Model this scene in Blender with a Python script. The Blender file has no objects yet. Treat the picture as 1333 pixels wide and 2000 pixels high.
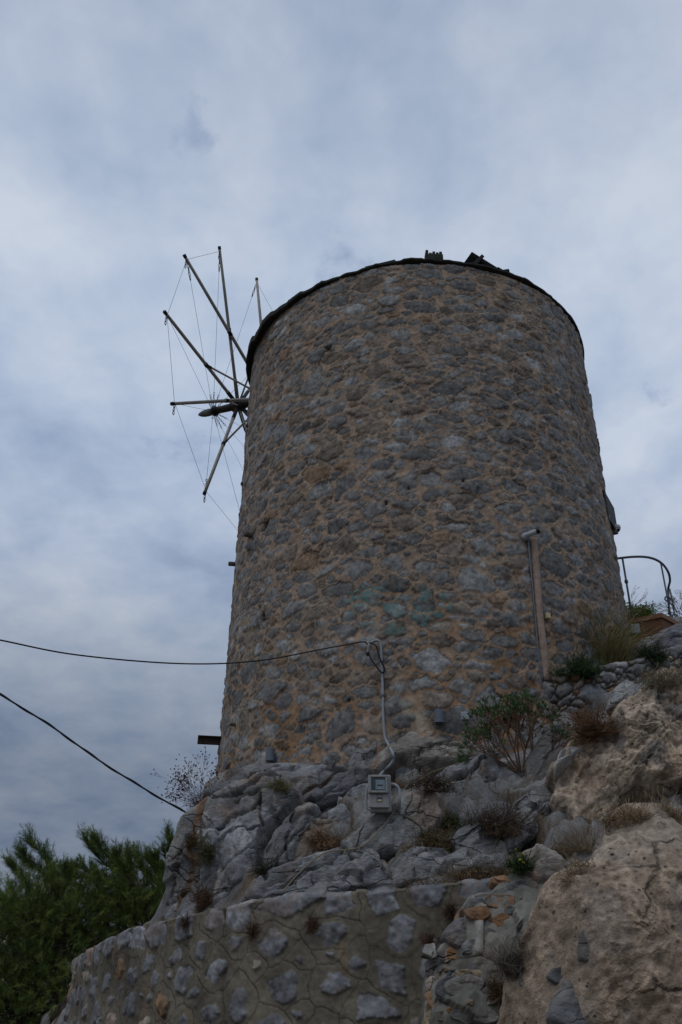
import bpy, math, random
import numpy as np
from mathutils import Matrix, Vector
from mathutils.bvhtree import BVHTree
S = bpy.context.scene
C = S.collection
RNG = np.random.default_rng(11)
random.seed(5)

# ------------------------------------------------------------------ camera
FPX = 28 / 36 * 2000.0
PITCH, ROLL = math.radians(27.71), math.radians(-0.86)
_F = np.array([0, math.cos(PITCH), math.sin(PITCH)])
_U = np.array([0, -math.sin(PITCH), math.cos(PITCH)])
_R = np.array([1.0, 0, 0])
CR = math.cos(ROLL) * _R - math.sin(ROLL) * _U
CU = math.sin(ROLL) * _R + math.cos(ROLL) * _U
cam = bpy.data.cameras.new('camera')
cam.sensor_fit = 'VERTICAL'; cam.sensor_height = 36; cam.sensor_width = 24; cam.lens = 28
cam.clip_start = 0.05; cam.clip_end = 5000
co = bpy.data.objects.new('camera', cam); C.objects.link(co)
co.matrix_world = Matrix(((CR[0], CU[0], -_F[0], 0), (CR[1], CU[1], -_F[1], 0), (CR[2], CU[2], -_F[2], 0), (0, 0, 0, 1)))
S.camera = co

# ------------------------------------------------------------------ light
SUN_EL, SUN_AZ = math.radians(58), math.radians(215)      # azimuth clockwise from +Y
EXPOSURE = 0.0
CLOUD_GAIN = 1.05
S.view_settings.view_transform = 'Standard'
S.view_settings.look = 'None'
S.view_settings.exposure = EXPOSURE
S.view_settings.gamma = 1
W = bpy.data.worlds.new('World'); S.world = W; W.use_nodes = True
nt = W.node_tree; nt.nodes.clear()
def N(t, ty, **kw):
    n = t.nodes.new(ty)
    for k, v in kw.items(): setattr(n, k, v)
    return n
def lk(t, a, b): t.links.new(a, b)
def mth(t, op, a, b=None, clamp=False):
    n = N(t, 'ShaderNodeMath', operation=op); n.use_clamp = clamp
    for i, v in enumerate((a, b)):
        if v is None: continue
        if isinstance(v, (int, float)): n.inputs[i].default_value = v
        else: lk(t, v, n.inputs[i])
    return n.outputs[0]
def ramp(t, fac, stops):
    n = N(t, 'ShaderNodeValToRGB'); lk(t, fac, n.inputs[0])
    cr = n.color_ramp
    while len(cr.elements) > 1: cr.elements.remove(cr.elements[-1])
    cr.elements[0].position = stops[0][0]; cr.elements[0].color = (*stops[0][1], 1) if len(stops[0][1]) == 3 else stops[0][1]
    for p, c in stops[1:]:
        e = cr.elements.new(p); e.color = (*c, 1)
    return n.outputs[0]
def mixc(t, fac, a, b, blend='MIX'):
    n = N(t, 'ShaderNodeMix', data_type='RGBA', blend_type=blend)
    for s, v in ((n.inputs[0], fac), (n.inputs[6], a), (n.inputs[7], b)):
        if isinstance(v, (int, float)): s.default_value = v
        elif isinstance(v, tuple): s.default_value = (*v, 1)
        else: lk(t, v, s)
    return n.outputs[2]
def noise(t, vec, scale, detail=5, rough=.55, dist=0.0, w=None):
    n = N(t, 'ShaderNodeTexNoise')
    if w is not None: n.noise_dimensions = '4D'; n.inputs['W'].default_value = w
    n.inputs['Scale'].default_value = scale; n.inputs['Detail'].default_value = detail
    n.inputs['Roughness'].default_value = rough; n.inputs['Distortion'].default_value = dist
    if vec is not None: lk(t, vec, n.inputs['Vector'])
    return n.outputs['Fac']
def srgb(r, g, b):
    f = lambda c: (c / 255 / 12.92) if c <= 10 else ((c / 255 + .055) / 1.055) ** 2.4
    return (f(r), f(g), f(b))

sky = N(nt, 'ShaderNodeTexSky', sky_type='NISHITA'); sky.sun_disc = False
sky.sun_elevation = SUN_EL; sky.sun_rotation = SUN_AZ
bg1 = N(nt, 'ShaderNodeBackground'); bg1.inputs[1].default_value = 0.15
lk(nt, sky.outputs[0], bg1.inputs[0])
tc = N(nt, 'ShaderNodeTexCoord')
sep = N(nt, 'ShaderNodeSeparateXYZ'); lk(nt, tc.outputs['Generated'], sep.inputs[0])
zz = mth(nt, 'ADD', mth(nt, 'MAXIMUM', sep.outputs[2], 0.0), 0.30)
cmb = N(nt, 'ShaderNodeCombineXYZ')
lk(nt, mth(nt, 'DIVIDE', sep.outputs[0], zz), cmb.inputs[0])
lk(nt, mth(nt, 'DIVIDE', sep.outputs[1], zz), cmb.inputs[1])
pv = cmb.outputs[0]
n1 = noise(nt, pv, 1.7, 7, .5, .2, w=12.3)
n2 = noise(nt, pv, 7.5, 7, .55, .15, w=4.1)
n3 = noise(nt, pv, 4.2, 7, .6, .3, w=33.7)
dens = mth(nt, 'ADD', mth(nt, 'MULTIPLY', n1, .52), mth(nt, 'MULTIPLY', n2, .48))
cl = ramp(nt, dens, [(.34, srgb(146, 163, 190)), (.43, srgb(163, 179, 203)), (.52, srgb(179, 192, 212)), (.63, srgb(196, 205, 219))])
# the cloud deck is thinner and darker low down, brightest in its middle
el = ramp(nt, sep.outputs[2], [(0.0, (.34, .36, .39)), (.16, (.42, .44, .47)), (.27, (.60, .62, .64)), (.40, (.90, .90, .91)), (.50, (1, 1, 1)), (.68, (1.0, 1.0, 1.0)), (.88, (.86, .86, .865))])
cl = mixc(nt, 1.0, cl, el, 'MULTIPLY')
bg2 = N(nt, 'ShaderNodeBackground'); lk(nt, cl, bg2.inputs[0]); bg2.inputs[1].default_value = CLOUD_GAIN
cover = ramp(nt, n3, [(.29, (.5, .5, .5)), (.36, (1, 1, 1))])
cover = mth(nt, 'MAXIMUM', cover, ramp(nt, sep.outputs[2], [(.22, (1, 1, 1)), (.36, (0, 0, 0))]))
ms = N(nt, 'ShaderNodeMixShader'); lk(nt, cover, ms.inputs[0]); lk(nt, bg1.outputs[0], ms.inputs[1]); lk(nt, bg2.outputs[0], ms.inputs[2])
wo = N(nt, 'ShaderNodeOutputWorld'); lk(nt, ms.outputs[0], wo.inputs[0])

sl = bpy.data.lights.new('sun', 'SUN'); sl.energy = 0.55; sl.angle = math.radians(25); sl.color = (1, .96, .9)
so = bpy.data.objects.new('sun', sl); C.objects.link(so)
_sd = Vector((math.sin(SUN_AZ) * math.cos(SUN_EL), math.cos(SUN_AZ) * math.cos(SUN_EL), math.sin(SUN_EL)))
so.rotation_euler = _sd.to_track_quat('Z', 'Y').to_euler()

# ------------------------------------------------------------------ helpers
def ray(px, py):
    d = _F + (px - 666.5) / FPX * CR + (1000 - py) / FPX * CU
    return d
def at(px, py, Y):
    d = ray(px, py); return d * (Y / d[1])
def unit(v): v = np.asarray(v, float); return v / (np.linalg.norm(v) + 1e-12)

def _hash(ix, iy, iz, seed):
    h = (ix.astype(np.uint32) * np.uint32(374761393) + iy.astype(np.uint32) * np.uint32(668265263) + iz.astype(np.uint32) * np.uint32(2147483647 - 19) + np.uint32((seed * 144269 + 12345) & 0xffffffff))
    h = (h ^ (h >> np.uint32(13))) * np.uint32(1274126177)
    h = (h ^ (h >> np.uint32(15))) * np.uint32(2246822519)
    h = h ^ (h >> np.uint32(16))
    return (h & np.uint32(0xffffff)).astype(np.float32) / 16777215.0
def vnoise(P, seed=0):                       # value noise in 0..1
    P = np.asarray(P, np.float32)
    i = np.floor(P).astype(np.int64); f = P - i; f = f * f * f * (f * (f * 6 - 15) + 10)
    x, y, z = i[..., 0], i[..., 1], i[..., 2]
    fx, fy, fz = f[..., 0], f[..., 1], f[..., 2]
    def g(a, b, c): return _hash(x + a, y + b, z + c, seed)
    c00 = g(0,0,0) * (1 - fx) + g(1,0,0) * fx; c10 = g(0,1,0) * (1 - fx) + g(1,1,0) * fx
    c01 = g(0,0,1) * (1 - fx) + g(1,0,1) * fx; c11 = g(0,1,1) * (1 - fx) + g(1,1,1) * fx
    return (c00 * (1 - fy) + c10 * fy) * (1 - fz) + (c01 * (1 - fy) + c11 * fy) * fz
def fbm(P, octv=4, seed=0, gain=.5):          # about -0.5..0.5
    P = np.asarray(P, np.float32); a = 1.0; s = 0; n = 0
    for o in range(octv):
        s = s + a * (vnoise(P * (2.03 ** o) + o * 17.3, seed + o) - .5); n += a; a *= gain
    return s / n * 1.6
def ridge(P, octv=3, seed=0):                 # 1 on the ridge lines
    a = 1.0; s = 0; n = 0
    for o in range(octv):
        s = s + a * (1 - np.abs(2 * vnoise(np.asarray(P, np.float32) * 2.1 ** o + o * 9.1, seed + o) - 1)); n += a; a *= .5
    return s / n
def sstep(a, b, x): t = np.clip((x - a) / (b - a), 0, 1); return t * t * (3 - 2 * t)

class MB:
    def __init__(s): s.v = []; s.f = []; s.c = []; s.n = 0; s.m = []
    def add(s, V, Fs, col=None, mi=0):
        V = np.asarray(V, float).reshape(-1, 3)
        k = s.n
        s.v.append(V); s.n += len(V)
        for q in Fs: s.f.append(tuple(int(i) + k for i in q))
        s.m += [mi] * len(Fs)
        if col is None: col = (1, 1, 1)
        col = np.asarray(col, float)
        if col.ndim == 1: col = np.tile(col[:3], (len(V), 1))
        s.c.append(col)
    def tube(s, pts, r, n=8, col=None, cap=True, mi=0):
        pts = np.asarray(pts, float); m = len(pts)
        r = np.full(m, r, float) if np.isscalar(r) else np.asarray(r, float)
        T = np.gradient(pts, axis=0); T /= np.linalg.norm(T, axis=1)[:, None] + 1e-12
        a = np.array([0, 0, 1.0]) if abs(T[0][2]) < .9 else np.array([1.0, 0, 0])
        u = unit(np.cross(T[0], a)); V = []
        for i in range(m):
            u = unit(u - T[i] * (u @ T[i])); w = np.cross(T[i], u)
            t = np.arange(n) / n * 2 * np.pi
            V.append(pts[i] + r[i] * (np.cos(t)[:, None] * u + np.sin(t)[:, None] * w))
        Fs = [(i * n + j, i * n + (j + 1) % n, (i + 1) * n + (j + 1) % n, (i + 1) * n + j) for i in range(m - 1) for j in range(n)]
        if cap: Fs += [tuple(range(n - 1, -1, -1)), tuple((m - 1) * n + j for j in range(n))]
        s.add(np.vstack(V), Fs, col, mi)
    def box(s, c, sx, sy, sz, ax=None, col=None, bev=0.0, mi=0):
        ax = np.eye(3) if ax is None else np.asarray(ax, float)
        if bev <= 0:
            P = np.array([(x, y, z) for z in (-1, 1) for y in (-1, 1) for x in (-1, 1)], float) * [sx / 2, sy / 2, sz / 2]
            Fs = [(0,2,3,1), (4,5,7,6), (0,1,5,4), (2,6,7,3), (0,4,6,2), (1,3,7,5)]
        else:
            P = []; h = np.array([sx, sy, sz]) / 2
            idx = {}
            for z in (-1, 1):
                for y in (-1, 1):
                    for x in (-1, 1):
                        for a in range(3):
                            p = np.array([x, y, z]) * (h - bev); p[a] = (x, y, z)[a] * h[a]
                            idx[(x, y, z, a)] = len(P); P.append(p)
            Fs = []
            for a in range(3):
                b, c2 = (a + 1) % 3, (a + 2) % 3
                for sg in (-1, 1):
                    q = []
                    for (i, j) in ((-1, -1), (1, -1), (1, 1), (-1, 1)):
                        k = [0, 0, 0]; k[a] = sg; k[b] = i; k[c2] = j; q.append(idx[(*k, a)])
                    Fs.append(q if sg > 0 else q[::-1])
                for i in (-1, 1):
                    for j in (-1, 1):
                        q = []
                        for sg in (-1, 1):
                            k = [0, 0, 0]; k[a] = sg; k[b] = i; k[c2] = j
                            q += [idx[(*k, b)], idx[(*k, c2)]] if sg < 0 else [idx[(*k, c2)], idx[(*k, b)]]
                        Fs.append(q)
            for x in (-1, 1):
                for y in (-1, 1):
                    for z in (-1, 1): Fs.append([idx[(x, y, z, a)] for a in range(3)])
            P = np.array(P)
        s.add(np.asarray(c) + P @ ax, Fs, col, mi)
    def build(s, name, mats, parent=None, smooth=True):
        V = np.vstack(s.v)
        o = grid_obj(name, V, s.f, np.vstack(s.c), mats, parent, smooth)
        if len(o.data.materials) > 1: o.data.polygons.foreach_set('material_index', np.array(s.m, np.int32))
        return o

def grid_obj(name, V, Fs, col, mats, parent=None, smooth=True):
    me = bpy.data.meshes.new(name)
    if isinstance(Fs, np.ndarray):
        nf, k = Fs.shape
        me.vertices.add(len(V)); me.vertices.foreach_set('co', np.ascontiguousarray(V, np.float32).ravel())
        me.loops.add(nf * k); me.loops.foreach_set('vertex_index', np.ascontiguousarray(Fs, np.int32).ravel())
        me.polygons.add(nf); me.polygons.foreach_set('loop_start', np.arange(0, nf * k, k, dtype=np.int32))
        me.update(calc_edges=True); me.validate()
    else:
        me.from_pydata([tuple(v) for v in V], [], Fs); me.update()
    if col is not None:
        at_ = me.color_attributes.new('col', 'FLOAT_COLOR', 'POINT')
        at_.data.foreach_set('color', np.ascontiguousarray(np.c_[np.asarray(col), np.ones(len(V))], np.float32).ravel())
    for m in (mats if isinstance(mats, (list, tuple)) else [mats]): me.materials.append(m)
    me.polygons.foreach_set('use_smooth', np.full(len(me.polygons), smooth))
    o = bpy.data.objects.new(name, me); C.objects.link(o)
    if parent is not None:
        o.parent = parent; o.matrix_parent_inverse = Matrix.Translation(-Vector(world_loc(parent)))
    return o
LOCS = {}
def world_loc(o):
    l = Vector((0, 0, 0))
    while o is not None: l += Vector(o.location) ; o = o.parent if o.parent and o.matrix_parent_inverse == Matrix() else None
    return l
def tag(o, label=None, cat=None, group=None, kind=None):
    if label: o['label'] = label
    if cat: o['category'] = cat
    if group: o['group'] = group
    if kind: o['kind'] = kind
    return o
def empty(name, loc, label, cat, group=None):
    o = bpy.data.objects.new(name, None); C.objects.link(o); o.location = tuple(loc); o.empty_display_size = .2
    return tag(o, label, cat, group)

# ------------------------------------------------------------------ materials
def mat(name, rough=.8, spec=.3):
    m = bpy.data.materials.new(name); m.use_nodes = True
    t = m.node_tree; b = t.nodes['Principled BSDF']
    b.inputs['Roughness'].default_value = rough; b.inputs['Specular IOR Level'].default_value = spec
    return m, t, b
def plain(name, col, rough=.6, metal=0.0, var=.25, scale=14, bump=.15):
    m, t, b = mat(name, rough); b.inputs['Metallic'].default_value = metal
    tcn = N(t, 'ShaderNodeTexCoord').outputs['Object']
    nz = noise(t, tcn, scale, 6, .6)
    c = mixc(t, 1.0, col, ramp(t, nz, [(.3, (1 - var,) * 3), (.7, (1 + var,) * 3)]), 'MULTIPLY')
    lk(t, c, b.inputs['Base Color'])
    bp = N(t, 'ShaderNodeBump'); bp.inputs['Strength'].default_value = bump; bp.inputs['Distance'].default_value = .01
    lk(t, noise(t, tcn, scale * 4, 4), bp.inputs['Height']); lk(t, bp.outputs[0], b.inputs['Normal'])
    return m
def attr_mat(name, rough=.9, scale=30, var=.35, bump=.6, dist=.012, crack=0.0, crack_scale=2.2, trans=0.0, speck=0.0, stretch=None):
    m, t, b = mat(name, rough, .2)
    a = N(t, 'ShaderNodeVertexColor', layer_name='col').outputs[0]
    tcn = N(t, 'ShaderNodeTexCoord').outputs['Object']
    if stretch:
        mp = N(t, 'ShaderNodeMapping'); mp.inputs['Rotation'].default_value = stretch[0]; mp.inputs['Scale'].default_value = stretch[1]
        lk(t, tcn, mp.inputs[0]); sv = mp.outputs[0]
    else: sv = tcn
    nz = noise(t, sv, scale, 8, .65)
    nb = noise(t, tcn, scale * .17, 5, .6, .4)
    c = mixc(t, 1.0, a, ramp(t, nz, [(.25, (1 - var,) * 3), (.5, (1, 1, 1)), (.75, (1 + var,) * 3)]), 'MULTIPLY')
    c = mixc(t, 1.0, c, ramp(t, nb, [(.3, (.78, .78, .8)), (.7, (1.2, 1.19, 1.16))]), 'MULTIPLY')
    h = mth(t, 'ADD', nz, mth(t, 'MULTIPLY', noise(t, tcn, scale * 3, 5, .6), .35))
    if crack > 0:
        dv = N(t, 'ShaderNodeTexNoise'); dv.inputs['Scale'].default_value = 3; dv.inputs['Detail'].default_value = 5; lk(t, tcn, dv.inputs['Vector'])
        vv = N(t, 'ShaderNodeVectorMath', operation='MULTIPLY_ADD'); lk(t, dv.outputs['Color'], vv.inputs[0]); vv.inputs[1].default_value = (.5, .5, .5); lk(t, sv, vv.inputs[2])
        vo = N(t, 'ShaderNodeTexVoronoi', feature='DISTANCE_TO_EDGE'); vo.inputs['Scale'].default_value = crack_scale; lk(t, vv.outputs[0], vo.inputs['Vector'])
        msk = ramp(t, noise(t, tcn, 1.6, 3), [(.47, (0, 0, 0)), (.6, (1, 1, 1))])
        ck = ramp(t, vo.outputs['Distance'], [(0.0, (1, 1, 1)), (.022, (0, 0, 0))])
        ck = mth(t, 'MULTIPLY', ck, msk)
        c = mixc(t, mth(t, 'MULTIPLY', ck, crack), c, (.03, .026, .022))
        h = mth(t, 'SUBTRACT', h, mth(t, 'MULTIPLY', ck, 1.2))
    if speck > 0:
        vs = N(t, 'ShaderNodeTexVoronoi'); vs.inputs['Scale'].default_value = 26; lk(t, tcn, vs.inputs['Vector'])
        pit = mth(t, 'MULTIPLY', ramp(t, vs.outputs['Distance'], [(.10, (1, 1, 1)), (.26, (0, 0, 0))]), ramp(t, noise(t, tcn, 5, 4), [(.5, (0, 0, 0)), (.62, (1, 1, 1))]))
        c = mixc(t, mth(t, 'MULTIPLY', pit, speck), c, (.045, .035, .028)); h = mth(t, 'SUBTRACT', h, pit)
    lk(t, c, b.inputs['Base Color'])
    bp = N(t, 'ShaderNodeBump'); bp.inputs['Strength'].default_value = bump; bp.inputs['Distance'].default_value = dist
    lk(t, h, bp.inputs['Height']); lk(t, bp.outputs[0], b.inputs['Normal'])
    return m
M = {}
M['masonry'] = attr_mat('stone_masonry', .92, 30, .20, .32, .007)
M['limestone'] = attr_mat('grey_limestone', .88, 19, .30, .9, .022, crack=.85, crack_scale=1.5, stretch=((.5, .7, .3), (1, 1, 2.6)))
M['tufa'] = attr_mat('tan_conglomerate', .93, 27, .42, 1.0, .03, crack=.5, crack_scale=1.1, speck=.9)
M['soil'] = attr_mat('dry_soil', .97, 18, .4, 1, .02)
M['cement'] = attr_mat('cement_wall', .9, 22, .22, .5, .01)
M['leaf'] = attr_mat('leaf', .75, 9, .25, .1, .002)
M['twig'] = attr_mat('dry_twig', .9, 9, .25, .1, .002)
M['pole'] = plain('weathered_pole', (.30, .28, .235), .55, 0, .25, 9)
M['darkwood'] = plain('tarred_timber', (.030, .024, .020), .7, 0, .4, 8, .3)
M['nose'] = plain('weathered_grey_wood', (.13, .135, .115), .75, 0, .3, 12)
M['wire'] = plain('steel_wire', (.10, .105, .115), .45, .6, .1)
M['chain'] = plain('dark_iron', (.02, .02, .024), .5, .5, .1)
M['felt'] = plain('bitumen_felt', (.022, .021, .018), .85, 0, .5, 6, .4)
M['pipe'] = plain('grey_pvc_pipe', (.29, .31, .335), .45, 0, .12, 20, .05)
M['black'] = plain('black_cable', (.014, .014, .016), .6, 0, .1)
M['box'] = plain('grey_plastic_box', (.26, .255, .245), .5, 0, .12, 30, .08)
M['lampgrey'] = plain('grey_lamp_metal', (.13, .15, .175), .45, .2, .1)
M['white'] = plain('white_plastic', (.36, .36, .37), .4, 0, .08)
M['lens'] = plain('black_glass', (.008, .008, .01), .12, 0, .05, 10, 0)
M['window'] = plain('meter_window', (.05, .065, .075), .1, 0, .1, 10, 0)
M['dial'] = plain('meter_dial', (.19, .235, .26), .5, 0, .15, 40)
M['cream'] = plain('cream_box', (.48, .40, .24), .5, 0, .1)
M['plaster'] = plain('pink_plaster', (.30, .22, .175), .95, 0, .28, 14, .9)
M['steel'] = plain('rusty_steel', (.035, .020, .016), .7, .2, .4, 12, .3)
M['rail'] = plain('grey_painted_rail', (.10, .11, .125), .45, .4, .15)
M['planter'] = plain('brown_rattan', (.22, .105, .055), .6, 0, .15, 40, .1)
M['hose'] = plain('beige_hose', (.24, .19, .13), .7, 0, .15)
M['bark'] = plain('pine_bark', (.06, .045, .034), .9, 0, .4, 12, .8)
M['wood'] = plain('grey_peg_wood', (.09, .075, .06), .85, 0, .4, 20, .5)
M['ground'] = plain('dusty_ground', (.16, .13, .095), .95, 0, .35, 1.5, .5)

# ------------------------------------------------------------------ tower frame
X0, D0, HTOP = 1.456, 13.093, 9.926
def trad(z): return 3.30 - .0025 * z
def tower_hit(px, py, off=0.0):
    d = ray(px, py); r = 3.285 + off
    a = d[0] ** 2 + d[1] ** 2; b = -2 * (d[0] * X0 + d[1] * D0); c = X0 * X0 + D0 * D0 - r * r
    q = b * b - 4 * a * c
    t = (-b - math.sqrt(q)) / (2 * a) if q > 0 else -b / (2 * a)
    return d * t
def tnorm(p): v = np.array([p[0] - X0, p[1] - D0, 0]); return unit(v)
def taz(px, py):
    p = tower_hit(px, py); return math.atan2(p[1] - D0, p[0] - X0), p[2]

# ------------------------------------------------------------------ masonry packer
def pack(ns, nz, h, sizes, gap, wrap=False, tilt=.12, pre=None, grow=6, rough=.05, rng=None, elong=(1.3, 2.6), growgap=2):
    """labels of stones on an ns x nz raster of cell size h; sizes = [(width, attempts)]"""
    rng = rng or RNG
    L = np.zeros((nz, ns), np.int32); info = [None]
    an_ = np.arange(ns) / ns * 2 * np.pi; rw = ns * h / (2 * np.pi)
    GP = np.stack(np.broadcast_arrays(rw * np.cos(an_)[None], rw * np.sin(an_)[None], (np.arange(nz) * h)[:, None]), -1)
    WX = .035 * fbm(GP * 7, 2, 401) + .024 * fbm(GP * 20, 2, 402); WZ = .030 * fbm(GP * 7, 2, 411) + .020 * fbm(GP * 20, 2, 412)
    def put(cx, cz, w, hh, rot, test=True, e=None):
        a, b = w / 2, hh / 2; R = max(a, b) * 1.35 + gap
        k = int(R / h) + 1
        ii = np.arange(int(cx / h) - k, int(cx / h) + k + 1); jj = np.arange(int(cz / h) - k, int(cz / h) + k + 1)
        jj = jj[(jj >= 0) & (jj < nz)]
        if wrap: im = ii % ns
        else: ii = ii[(ii >= 0) & (ii < ns)]; im = ii
        if len(ii) == 0 or len(jj) == 0: return False
        x = (ii * h - cx)[None, :]; z = (jj * h - cz)[:, None]
        c, s = math.cos(rot), math.sin(rot); ix = np.ix_(jj, im); x = x + WX[ix]; z = z + WZ[ix]
        u = (x * c + z * s); v = (-x * s + z * c)
        th = np.arctan2(v / b, u / a)
        ph = rng.uniform(0, 6.28, 4); am = rng.uniform(.3, 1, 4) * rough
        rr = 1 + am[0] * np.cos(2 * th + ph[0]) + am[1] * np.cos(3 * th + ph[1]) + .7 * am[2] * np.cos(5 * th + ph[2]) + .4 * am[3] * np.cos(8 * th + ph[3])
        K = int(rng.integers(4, 8)); kd = (np.arange(K) + rng.uniform(-.3, .3, K)) / K * 2 * math.pi + rng.uniform(0, 6.28)
        d = 0
        for k_ in kd:
            d = d + np.maximum(0, (u / a * math.cos(k_) + v / b * math.sin(k_)) / rng.uniform(.70, 1.0)) ** 16
        d = d ** (1 / 16) / rr
        sub = L[np.ix_(jj, im)]
        big = d < 1 + gap / min(a, b)
        if test and (sub[big] > 0).any(): return False
        sub[(d < 1) & (sub == 0)] = len(info); L[np.ix_(jj, im)] = sub
        info.append((cx, cz, w, hh, rot)); return True
    if pre: pre(put)
    for (w0, w1, att) in sizes:
        free = np.flatnonzero(L == 0); fails = 0
        for q in range(att):
            if q % 250 == 249:
                free = np.flatnonzero(L == 0)
            i = free[rng.integers(len(free))]
            w = rng.uniform(w0, w1); put((i % ns) * h, (i // ns) * h, w, w / rng.uniform(*elong), rng.normal(0, tilt))
    def sh(A, dx, dz):
        B = np.roll(A, dx, 1) if wrap or dx == 0 else np.pad(A, ((0, 0), (max(dx, 0), max(-dx, 0))))[:, (0 if dx > 0 else -dx):(A.shape[1] if dx > 0 else A.shape[1] - dx)]
        if dz: B = np.pad(B, ((max(dz, 0), max(-dz, 0)), (0, 0)))[(0 if dz > 0 else -dz):(A.shape[0] if dz > 0 else A.shape[0] - dz)]
        return B
    BIG = 1 << 30
    for it in range(grow):
        mx = L.copy(); mn = np.where(L == 0, BIG, L)
        for dx in range(-growgap, growgap + 1):
            for dz in range(-growgap, growgap + 1):
                if dx * dx + dz * dz > growgap * growgap + .5 or (dx == 0 and dz == 0): continue
                B = sh(L, dx, dz); mx = np.maximum(mx, B); mn = np.minimum(mn, np.where(B == 0, BIG, B))
        nb = np.zeros(L.shape, bool)
        for dx, dz in ((1, 0), (-1, 0), (0, 1), (0, -1)): nb |= sh(L, dx, dz) > 0
        ok = (L == 0) & nb & (mx == mn) & (rng.random(L.shape) < .75)
        L = np.where(ok, mx, L)
    # distance (cells) from the stone edge, inside and outside
    din = np.where(L > 0, 60, 0).astype(float); dout = np.where(L > 0, 0, 60).astype(float)
    edge = np.zeros(L.shape, bool)
    for dx, dz in ((1, 0), (-1, 0), (0, 1), (0, -1)): edge |= (sh(L, dx, dz) != L)
    din[edge & (L > 0)] = .5
    for it in range(10):
        for dx, dz, w in ((1, 0, 1), (-1, 0, 1), (0, 1, 1), (0, -1, 1), (1, 1, 1.4), (-1, 1, 1.4), (1, -1, 1.4), (-1, -1, 1.4)):
            B = sh(din, dx, dz); B[B == 0] = 60 if False else B[B == 0]; din = np.where(L > 0, np.minimum(din, np.where(sh((L > 0).astype(int), dx, dz) > 0, B, 0) + w), 0)
            B = sh(dout + (0 if True else 0), dx, dz); dout = np.where(L > 0, 0, np.minimum(dout, B + w))
    return L, np.array([(0, 0, 0, 0, 0)] + info[1:], float), np.minimum(din, 12), np.minimum(dout, 12), sh

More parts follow.
